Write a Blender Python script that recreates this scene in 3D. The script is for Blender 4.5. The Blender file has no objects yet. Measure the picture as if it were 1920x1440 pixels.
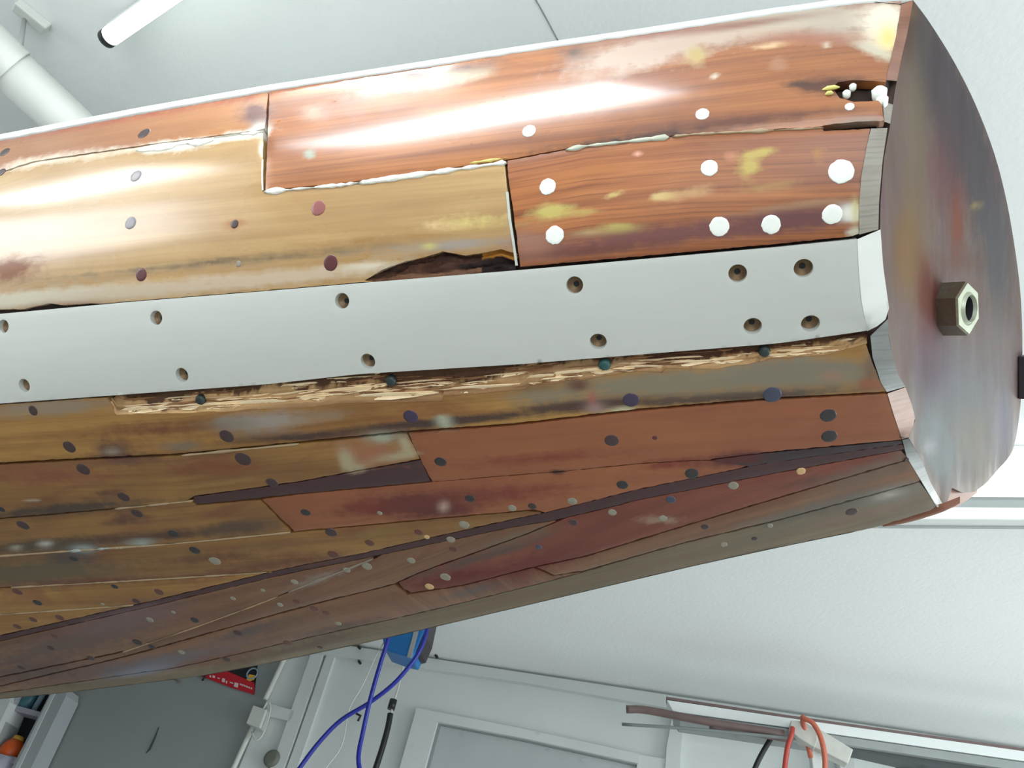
import bpy, math, random
import numpy as np
from mathutils import Vector, Matrix
from mathutils.geometry import delaunay_2d_cdt

scene = bpy.context.scene
COL = scene.collection

# ------------------------------------------------------------------ camera
FPX = 1440.0
PITCH, ROLL = math.radians(40.6), math.radians(15.2)
EYE = np.array([0.0, 0.0, 1.45])
FW = np.array([0, math.cos(PITCH), math.sin(PITCH)])
_r0 = np.array([1.0, 0, 0]); _u0 = np.array([0, -math.sin(PITCH), math.cos(PITCH)])
RT = math.cos(ROLL) * _r0 + math.sin(ROLL) * _u0
UP = -math.sin(ROLL) * _r0 + math.cos(ROLL) * _u0
cam_d = bpy.data.cameras.new('camera'); cam_d.sensor_width = 36; cam_d.lens = 36 * FPX / 1920
cam_d.clip_start = 0.02
cam = bpy.data.objects.new('camera', cam_d); COL.objects.link(cam)
cam.matrix_world = Matrix([[RT[i], UP[i], -FW[i], EYE[i]] for i in range(3)] + [[0, 0, 0, 1]])
scene.camera = cam

# ------------------------------------------------------------------ world, exposure
world = bpy.data.worlds.new('world'); scene.world = world; world.use_nodes = True
bg = world.node_tree.nodes['Background']; bg.inputs[0].default_value = (0.85, 0.93, 1.0, 1); bg.inputs[1].default_value = 0.6
scene.view_settings.view_transform = 'Standard'; scene.view_settings.look = 'None'
scene.view_settings.gamma = 1; scene.view_settings.exposure = 0.33
scene.view_settings.use_curve_mapping = False
scene.cycles.use_denoising = True
scene.cycles.max_bounces = 8; scene.cycles.diffuse_bounces = 5
scene.cycles.sample_clamp_indirect = 6

CEIL = 2.70
WINDOW_POWER = 26
TUBE_EMIT = 2.4

def area_light(name, loc, direction, sx, sy, power, color=(1, 1, 1), xaxis=None, spread=math.pi):
    d = bpy.data.lights.new(name, 'AREA'); d.shape = 'RECTANGLE'; d.size = sx; d.size_y = sy
    d.energy = power; d.color = color; d.spread = spread
    o = bpy.data.objects.new(name, d); COL.objects.link(o)
    z = -Vector(direction).normalized()
    x = Vector(xaxis) if xaxis is not None else z.orthogonal()
    x = (x - z * x.dot(z)).normalized(); y = z.cross(x)
    o.matrix_world = Matrix([[x[i], y[i], z[i], loc[i]] for i in range(3)] + [[0, 0, 0, 1]])
    return o

# daylight entering by the big window behind the camera
area_light('window_or_fill_light', (-0.1, -1.78, 1.45), (0, 1, 0.12), 1.9, 1.7, WINDOW_POWER, (0.93, 0.97, 1.0), (1, 0, 0))
# left window, a fill window added at right, then the ceiling lamps
area_light('window_or_fill_light', (-4.08, -0.35, 2.0), (1, 0.1, 0), 1.7, 1.05, 27, (0.92, 0.96, 1.0), (0, 1, 0))
area_light('window_or_fill_light', (4.08, 0.2, 1.6), (-1, 0.25, 0.1), 1.9, 1.5, 70, (0.93, 0.98, 1.0), (0, 1, 0))  # right window, added to brighten the ceiling at the back
area_light('lamp_or_fill_light', (-0.68, -0.06, 2.585), (0, 0, -1), 0.9, 0.30, 12, (0.90, 0.95, 1.0), (1, -0.03, 0))
area_light('lamp_or_fill_light', (-2.15, 0.16, 2.585), (0, 0, -1), 1.15, 0.34, 11, (0.93, 0.97, 1.0), (1, -0.10, 0))
area_light('lamp_or_fill_light', (2.0, -0.6, 2.58), (0, 0, -1), 0.15, 1.5, 18, (0.95, 1, 0.97), (1, 0, 0))  # fill from the extra lamp added behind the viewer

# ------------------------------------------------------------------ helpers
rng = random.Random(7)
nrng = np.random.default_rng(5)

def cam2w(p):
    p = np.asarray(p, float)
    return EYE + np.outer(p[..., 0].ravel(), RT) - np.outer(p[..., 1].ravel(), UP) + np.outer(p[..., 2].ravel(), FW)

def ray(px, py):
    return (px - 960) / FPX * RT - (py - 720) / FPX * UP + FW

def on_ceiling(px, py, drop=0.0):
    d = ray(px, py); return EYE + d * (CEIL - drop - EYE[2]) / d[2]

WA = np.array([-0.338, 3.499]); WB = np.array([1.033, 3.073])      # where the back wall meets the ceiling
WD = (WB - WA) / np.linalg.norm(WB - WA); WDIR = np.array([WD[0], WD[1], 0.0])
WN = np.array([WD[1], -WD[0], 0.0])                                # towards the room
def on_wall(px, py, off=0.0):
    d = ray(px, py); p0 = np.array([WA[0], WA[1], 0]) + WN * off
    return EYE + d * ((p0 - EYE) @ WN) / (d @ WN)

def mesh_obj(name, verts, faces, mat=None, parent=None, smooth=False, uvs=None):
    me = bpy.data.meshes.new(name); me.from_pydata([tuple(map(float, v)) for v in verts], [], faces)
    me.validate(); me.update()
    if smooth:
        for p in me.polygons: p.use_smooth = True
    if uvs is not None:
        uv = me.uv_layers.new(name='UVMap')
        li = np.empty(len(me.loops), dtype=np.int32); me.loops.foreach_get('vertex_index', li)
        uv.data.foreach_set('uv', np.asarray(uvs, dtype=np.float32)[li].ravel())
    o = bpy.data.objects.new(name, me); COL.objects.link(o)
    if mat: me.materials.append(mat)
    if parent: o.parent = parent
    return o

def empty(name, loc=(0, 0, 0)):
    o = bpy.data.objects.new(name, None); o.location = tuple(map(float, loc)); o.empty_display_size = 0.05
    COL.objects.link(o); return o

def adopt(parent, *kids):
    for k in kids:
        k.parent = parent; k.matrix_parent_inverse = Matrix.Translation(-parent.location)

def tag(o, label=None, cat=None, group=None, kind=None):
    if label: o['label'] = label
    if cat: o['category'] = cat
    if group: o['group'] = group
    if kind: o['kind'] = kind
    return o

class MB:
    def __init__(s): s.v = []; s.f = []
    def add(s, v, f):
        k = len(s.v); s.v += [tuple(map(float, q)) for q in v]; s.f += [tuple(i + k for i in g) for g in f]; return s
    def prism(s, poly, vec, taper=None):
        n = len(poly); P = [np.asarray(p, float) for p in poly]; vec = np.asarray(vec, float)
        v = P + [p + vec for p in P]
        f = [tuple(range(n)), tuple(range(2 * n - 1, n - 1, -1))] + [(i, i + n, (i + 1) % n + n, (i + 1) % n) for i in range(n)]
        return s.add(v, f)
    def tube(s, pts, r, n=14, caps=True):
        pts = [np.asarray(p, float) for p in pts]; rs = r if hasattr(r, '__len__') else [r] * len(pts)
        t0 = pts[1] - pts[0]; t0 = t0 / np.linalg.norm(t0)
        a = np.cross(t0, [0, 0, 1.0]);
        if np.linalg.norm(a) < .1: a = np.cross(t0, [1.0, 0, 0])
        a /= np.linalg.norm(a); V = []
        for i, p in enumerate(pts):
            t = pts[min(i + 1, len(pts) - 1)] - pts[max(i - 1, 0)]; t /= np.linalg.norm(t) + 1e-12
            a = a - t * (a @ t); a /= np.linalg.norm(a); b = np.cross(t, a)
            for k in range(n):
                w = 2 * math.pi * k / n; V.append(p + rs[i] * (math.cos(w) * a + math.sin(w) * b))
        Fc = []
        for i in range(len(pts) - 1):
            for k in range(n):
                k2 = (k + 1) % n; Fc.append((i * n + k, i * n + k2, (i + 1) * n + k2, (i + 1) * n + k))
        if caps:
            Fc.append(tuple(range(n - 1, -1, -1))); m = (len(pts) - 1) * n; Fc.append(tuple(range(m, m + n)))
        return s.add(V, Fc)
    def obj(s, name, mat, parent=None, smooth=False, bevel=0.0):
        o = mesh_obj(name, s.v, s.f, mat)
        import bmesh
        bm = bmesh.new(); bm.from_mesh(o.data); bmesh.ops.recalc_face_normals(bm, faces=bm.faces); bm.to_mesh(o.data); bm.free()
        if smooth:
            for p in o.data.polygons: p.use_smooth = len(p.vertices) <= 4
        if bevel:
            m = o.modifiers.new('bevel', 'BEVEL'); m.width = bevel; m.segments = 2; m.limit_method = 'ANGLE'
        if parent: adopt(parent, o)
        return o

def spline(pts, n=10):
    P = [np.asarray(p, float) for p in pts]; P = [2 * P[0] - P[1]] + P + [2 * P[-1] - P[-2]]; out = []
    for i in range(1, len(P) - 2):
        for k in range(n):
            t = k / n; a, b, c, d = P[i - 1], P[i], P[i + 1], P[i + 2]
            out.append(.5 * (2 * b + (c - a) * t + (2 * a - 5 * b + 4 * c - d) * t * t + (3 * b - a - 3 * c + d) * t ** 3))
    out.append(P[-2]); return out

# ------------------------------------------------------------------ materials
def new_mat(name):
    m = bpy.data.materials.new(name); m.use_nodes = True; nt = m.node_tree
    return m, nt, nt.nodes['Principled BSDF']
def N(nt, typ, **kw):
    n = nt.nodes.new(typ)
    for k, v in kw.items():
        if k.startswith('i_'):
            key = k[2:]; key = int(key) if key.isdigit() else key
            n.inputs[key].default_value = v
        else: setattr(n, k, v)
    return n

def paint(name, col, rough=.5, var=.06, scale=6., bump=.0, bscale=120., dirt=None, metal=0.0, coat=0.0, dirt_scale=2.5, dirt_lo=.58):
    m, nt, b = new_mat(name); L = nt.links.new
    tc = N(nt, 'ShaderNodeTexCoord'); no = N(nt, 'ShaderNodeTexNoise'); no.inputs['Scale'].default_value = scale; no.inputs['Detail'].default_value = 5
    L(tc.outputs['Object'], no.inputs['Vector'])
    mix = N(nt, 'ShaderNodeMix', data_type='RGBA')
    mix.inputs[6].default_value = tuple(c * (1 - var) for c in col) + (1,); mix.inputs[7].default_value = tuple(min(1, c * (1 + var)) for c in col) + (1,)
    L(no.outputs['Fac'], mix.inputs[0]); out = mix.outputs[2]
    if dirt:
        n2 = N(nt, 'ShaderNodeTexNoise'); n2.inputs['Scale'].default_value = dirt_scale; n2.inputs['Detail'].default_value = 8; n2.inputs['Roughness'].default_value = .65
        L(tc.outputs['Object'], n2.inputs['Vector'])
        mr = N(nt, 'ShaderNodeMapRange'); mr.inputs[1].default_value = dirt_lo; mr.inputs[2].default_value = dirt_lo + .17; L(n2.outputs['Fac'], mr.inputs[0])
        m2 = N(nt, 'ShaderNodeMix', data_type='RGBA'); L(mr.outputs[0], m2.inputs[0]); L(out, m2.inputs[6]); m2.inputs[7].default_value = tuple(dirt) + (1,); out = m2.outputs[2]
    L(out, b.inputs['Base Color']); b.inputs['Roughness'].default_value = rough; b.inputs['Metallic'].default_value = metal
    b.inputs['Coat Weight'].default_value = coat
    if bump:
        n3 = N(nt, 'ShaderNodeTexNoise'); n3.inputs['Scale'].default_value = bscale; n3.inputs['Detail'].default_value = 3; L(tc.outputs['Object'], n3.inputs['Vector'])
        bp = N(nt, 'ShaderNodeBump'); bp.inputs['Strength'].default_value = bump; bp.inputs['Distance'].default_value = .004
        L(n3.outputs['Fac'], bp.inputs['Height']); L(bp.outputs[0], b.inputs['Normal'])
    return m

def emit(name, col, s):
    m, nt, b = new_mat(name); b.inputs['Base Color'].default_value = (.8, .8, .8, 1)
    b.inputs['Emission Color'].default_value = tuple(col) + (1,); b.inputs['Emission Strength'].default_value = s
    return m

def wood(name, dark, light, seed=0., rough=.3, coat=.5, streak=.5, fine=.45, blotch=None, bump=.15, ws=((22, 130), (60, 70)), k=.84, spec=.5):
    coat *= .7
    if name != 'new_white_plank': dark = tuple(c * k for c in dark); light = tuple(c * k for c in light); blotch = tuple(c * k for c in blotch) if blotch else None
    """grain runs along U (metres along the plank); V is metres across it. 'stain' (a point attribute) holds the wear marks."""
    m, nt, b = new_mat(name); L = nt.links.new
    uv = N(nt, 'ShaderNodeUVMap'); 
    def noise(su, sv, off, detail=5, rough_=.6, dist=0.):
        mp = N(nt, 'ShaderNodeMapping'); mp.inputs['Scale'].default_value = (su, sv, 1); mp.inputs['Location'].default_value = (seed * 3.1 + off, seed * 7.7 + off, seed)
        L(uv.outputs[0], mp.inputs[0]); n = N(nt, 'ShaderNodeTexNoise'); n.inputs['Scale'].default_value = 1; n.inputs['Detail'].default_value = detail
        n.inputs['Roughness'].default_value = rough_; n.inputs['Distortion'].default_value = dist; L(mp.outputs[0], n.inputs['Vector']); return n.outputs['Fac']
    g1 = noise(2.2, 85, 0, 5, .55, .3); g2 = noise(5, 420, 5, 3, .6); g3 = noise(3.5, 9, 11, 3, .55, .6)
    def mr(x, a, b_, c=0., d=1.):
        n = N(nt, 'ShaderNodeMapRange'); n.inputs[1].default_value = a; n.inputs[2].default_value = b_; n.inputs[3].default_value = c; n.inputs[4].default_value = d; L(x, n.inputs[0]); return n.outputs[0]
    def mixc(f, a, b_):
        n = N(nt, 'ShaderNodeMix', data_type='RGBA')
        for s, x in ((0, f), (6, a), (7, b_)):
            if isinstance(x, (tuple, list)): n.inputs[s].default_value = tuple(x) + (1,)
            elif isinstance(x, (int, float)): n.inputs[s].default_value = x
            else: L(x, n.inputs[s])
        return n.outputs[2]
    mid = tuple((a + c) / 2 for a, c in zip(dark, light))
    c = mixc(mr(g3, .35, .65), light, mid)
    if blotch: c = mixc(mr(noise(5, 16, 23, 4, .6, .8), .52, .68, 0, .75), c, blotch)
    c = mixc(mr(g1, .42, .66, 0, streak), c, dark)
    c = mixc(mr(g2, .48, .72, 0, fine), c, tuple(x * .55 for x in dark))
    at = N(nt, 'ShaderNodeAttribute', attribute_name='stain')
    # break the wear up with noise, so that it reads as scrapes along the grain
    w1 = noise(*ws[0], 31, 6, .7, .4); w2 = noise(*ws[1], 41, 5, .65)
    ad = N(nt, 'ShaderNodeMath', operation='ADD'); L(w1, ad.inputs[0]); L(w2, ad.inputs[1])
    hf = N(nt, 'ShaderNodeMath', operation='MULTIPLY_ADD'); L(ad.outputs[0], hf.inputs[0]); hf.inputs[1].default_value = .85; hf.inputs[2].default_value = -.85
    a2 = N(nt, 'ShaderNodeMath', operation='ADD'); L(at.outputs['Alpha'], a2.inputs[0]); L(hf.outputs[0], a2.inputs[1])
    sm = N(nt, 'ShaderNodeMath', operation='GREATER_THAN'); L(at.outputs['Alpha'], sm.inputs[0]); sm.inputs[1].default_value = .004
    f1 = mr(a2.outputs[0], .2, .78, 0., .9); f = N(nt, 'ShaderNodeMath', operation='MULTIPLY'); L(f1, f.inputs[0]); L(sm.outputs[0], f.inputs[1]); F_ = f.outputs[0]
    c = mixc(F_, c, at.outputs['Color'])
    L(c, b.inputs['Base Color'])
    rn = noise(6, 14, 51, 4, .6)
    rg = N(nt, 'ShaderNodeMath', operation='MULTIPLY_ADD'); L(F_, rg.inputs[0]); rg.inputs[1].default_value = .3; L(mr(rn, .3, .7, rough * .75, rough * 1.25), rg.inputs[2])
    L(rg.outputs[0], b.inputs['Roughness'])
    b.inputs['Specular IOR Level'].default_value = spec
    b.inputs['Coat Weight'].default_value = coat; b.inputs['Coat Roughness'].default_value = .16
    cw = mr(F_, 0, 1, coat, coat * .25); L(cw, b.inputs['Coat Weight'])
    ln = noise(9, 9, 61, 3, .5); hs = N(nt, 'ShaderNodeMath', operation='MULTIPLY_ADD'); L(ln, hs.inputs[0]); hs.inputs[1].default_value = 2.5; L(g1, hs.inputs[2])
    bp = N(nt, 'ShaderNodeBump'); bp.inputs['Strength'].default_value = bump; bp.inputs['Distance'].default_value = .0012
    L(hs.outputs[0], bp.inputs['Height']); L(bp.outputs[0], b.inputs['Normal'])
    return m

def srgb(r, g, b, k=1.0):
    o = []
    for c in (r, g, b):
        c = c / 255.; o.append(min(1, k * (c / 12.92 if c < .04045 else ((c + .055) / 1.055) ** 2.4)))
    return tuple(o)

M = {}
M['ceiling'] = paint('ceiling_paint', (.87, .90, .89), .8, .03, 3, bump=.2, bscale=70)
M['wall'] = paint('wall_paint', (.70, .745, .735), .65, .05, 4, bump=.1, bscale=60)
M['wallgrey'] = paint('darker_grey_wall', (.31, .34, .335), .6, .08, 3, bump=.1, bscale=40)
M['boards'] = paint('white_board_paint', (.66, .70, .69), .5, .06, 4, bump=.12, bscale=90, dirt=(.42, .43, .40), dirt_scale=5, dirt_lo=.62)
M['floor'] = paint('floor_concrete', (.32, .31, .30), .7, .1, 3)
M['pvc'] = paint('white_pvc', (.66, .68, .64), .35, .03, 3)
M['metalgrey'] = paint('grey_metal', (.42, .44, .43), .4, .05, 10, metal=.3)
M['lampbody'] = paint('lamp_body_white', (.75, .78, .77), .4, .02)
M['black'] = paint('black_plastic', (.015, .018, .018), .4)
M['tube'] = emit('lit_tube', (.95, 1, .97), TUBE_EMIT)
M['blue_cable'] = paint('blue_cable', (.02, .03, .33), .35)
M['blue_box'] = paint('blue_plastic', (.012, .16, .46), .4)
M['orange'] = paint('orange_cable', (.50, .13, .075), .4)
M['white_board'] = paint('white_rack_board', (.76, .80, .80), .45, .04, 8, dirt=(.35, .35, .33), dirt_scale=4, dirt_lo=.66)
M['brownstrip'] = paint('brown_strip', (.16, .11, .105), .5, .2, 20)
M['bracket'] = paint('pale_bracket_wood', (.55, .56, .52), .6, .15, 30)
M['shelf'] = paint('shelf_grey', (.42, .45, .47), .45, .06, 6)
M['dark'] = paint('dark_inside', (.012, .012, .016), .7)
M['red'] = paint('red_print', (.55, .015, .03), .4)
M['orange_lid'] = paint('orange_lid', (.75, .12, .02), .4)
M['yellow'] = paint('yellow_cap', (.70, .40, .05), .4)
M['lilac'] = paint('lilac_tub', (.50, .50, .60), .4)
M['teal'] = paint('teal_glass', (.06, .17, .22), .3)
M['bluegrey'] = paint('blue_grey_cap', (.25, .35, .42), .4)
M['pale_print'] = paint('pale_print', (.72, .60, .58), .5)
M['rim'] = paint('deck_white', (.80, .84, .82), .4, .04, 10)
M['core'] = paint('old_inner_wood', (.035, .018, .012), .8, .4, 30)
M['bronze'] = paint('bronze_nut', (.20, .165, .115), .38, .25, 40, metal=.75, dirt=(.24, .32, .25), dirt_scale=30, dirt_lo=.5)
M['bronze_face'] = paint('bronze_face', (.42, .45, .35), .42, .2, 60, metal=.45)
M['verdigris'] = paint('verdigris', (.025, .09, .085), .5, .4, 90, metal=.2)
M['dark_nail'] = paint('tarnished_nail', (.03, .045, .042), .45, .4, 90, metal=.3)
M['darkmetal'] = paint('dark_fitting', (.03, .022, .028), .4)

# ------------------------------------------------------------------ the hull's surface
def ipl(pts):
    X = np.array([p[0] for p in pts], float); Y = np.array([p[1] for p in pts], float)
    def f(x):
        x = np.asarray(x, float); y = np.interp(x, X, Y)
        y = np.where(x < X[0], Y[0] + (x - X[0]) * (Y[1] - Y[0]) / (X[1] - X[0]), y)
        return np.where(x > X[-1], Y[-1] + (x - X[-1]) * (Y[-1] - Y[-2]) / (X[-1] - X[-2]), y)
    return f
XL = -300
E0 = ipl([(-300, 312), (0, 255), (250, 207), (500, 163), (750, 125), (960, 92), (1200, 57), (1460, 17), (1600, 0), (1712, -8)])
BT = ipl([(-300, 1352), (0, 1311), (125, 1299), (370, 1269), (480, 1249), (720, 1198), (805, 1178), (980, 1137), (1285, 1065), (1420, 1035), (1644, 989), (1769, 950)])
_mt = np.array([-.1, 0, .06, .12, .22, .32, .42, .5, .6, .7, .8, .9, 1.0, 1.1])
_mm = np.array([1.26, 1.13, 1.07, 1.035, 1.006, 1.0, 1.006, 1.022, 1.055, 1.10, 1.15, 1.21, 1.29, 1.40])
# smooth the profile
_ft = np.linspace(-.1, 1.1, 241); _fm = np.interp(_ft, _mt, _mm)
for _ in range(3):
    _p = np.pad(_fm, 9, mode='reflect', reflect_type='odd'); _fm = np.convolve(_p, np.ones(19) / 19, 'valid')
def hullZ(px, py):
    px = np.asarray(px, float); py = np.asarray(py, float)
    zb = .70 / (1 - .00019 * (1500 - px))
    ta, tb = E0(px), BT(px)
    # soften the station lines for the shape (they only steer the girth parameter)
    t = (py - ta) / (tb - ta)
    m = np.interp(t, _ft, _fm); k = np.clip((1500 - px) / 1500, 0, 1.2); w = np.clip((t - .38) / .5, 0, 1); w = w * w * (3 - 2 * w)
    return zb * (m + (m - 1) * .95 * w * k * k * (3 - 2 * np.minimum(k, 1)) + 0 * t)
def hull_cam(px, py):
    z = hullZ(px, py); return np.stack([(px - 960) / FPX * z, (py - 720) / FPX * z, z], -1)
def hull_w(px, py):
    px = np.atleast_1d(np.asarray(px, float)); py = np.atleast_1d(np.asarray(py, float))
    return cam2w(hull_cam(px, py))
def hull_n(px, py):
    px = np.atleast_1d(np.asarray(px, float)); py = np.atleast_1d(np.asarray(py, float)); h = 6.
    a = hull_w(px + h, py) - hull_w(px - h, py); b = hull_w(px, py + h) - hull_w(px, py - h)
    n = np.cross(a, b); n /= np.linalg.norm(n, axis=1)[:, None]
    c = EYE - hull_w(px, py); s = np.sign((n * c).sum(1)); return n * s[:, None]
HD = hull_w(1600, 520)[0] - hull_w(0, 660)[0]; HD /= np.linalg.norm(HD)

# the transom's plane, fitted just behind the plank ends
TL = [(1712, 0), (1702, 60), (1692, 100), (1678, 170), (1668, 240), (1657, 300), (1651, 380), (1650, 430), (1655, 500), (1665, 580), (1665, 620), (1673, 665), (1685, 705), (1698, 725), (1712, 765), (1716, 788), (1704, 821), (1728, 862), (1745, 905), (1769, 948)]
_p = np.array(TL, float); _z = hullZ(_p[:, 0], _p[:, 1]) + .014
_P = EYE + (((_p[:, 0] - 960) / FPX)[:, None] * RT - ((_p[:, 1] - 720) / FPX)[:, None] * UP + FW) * _z[:, None]
TC = _P.mean(0); _u, _s, _vt = np.linalg.svd(_P - TC); TN = _vt[2]
if TN @ (EYE - TC) < 0: TN = -TN
def on_transom(px, py, off=0.):
    d = ray(px, py); return EYE + d * ((TC + TN * off - EYE) @ TN) / (d @ TN)
print('transom normal', TN, 'svd', _s, 'facing', TN @ -(ray(1790, 575) / np.linalg.norm(ray(1790, 575))))

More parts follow.
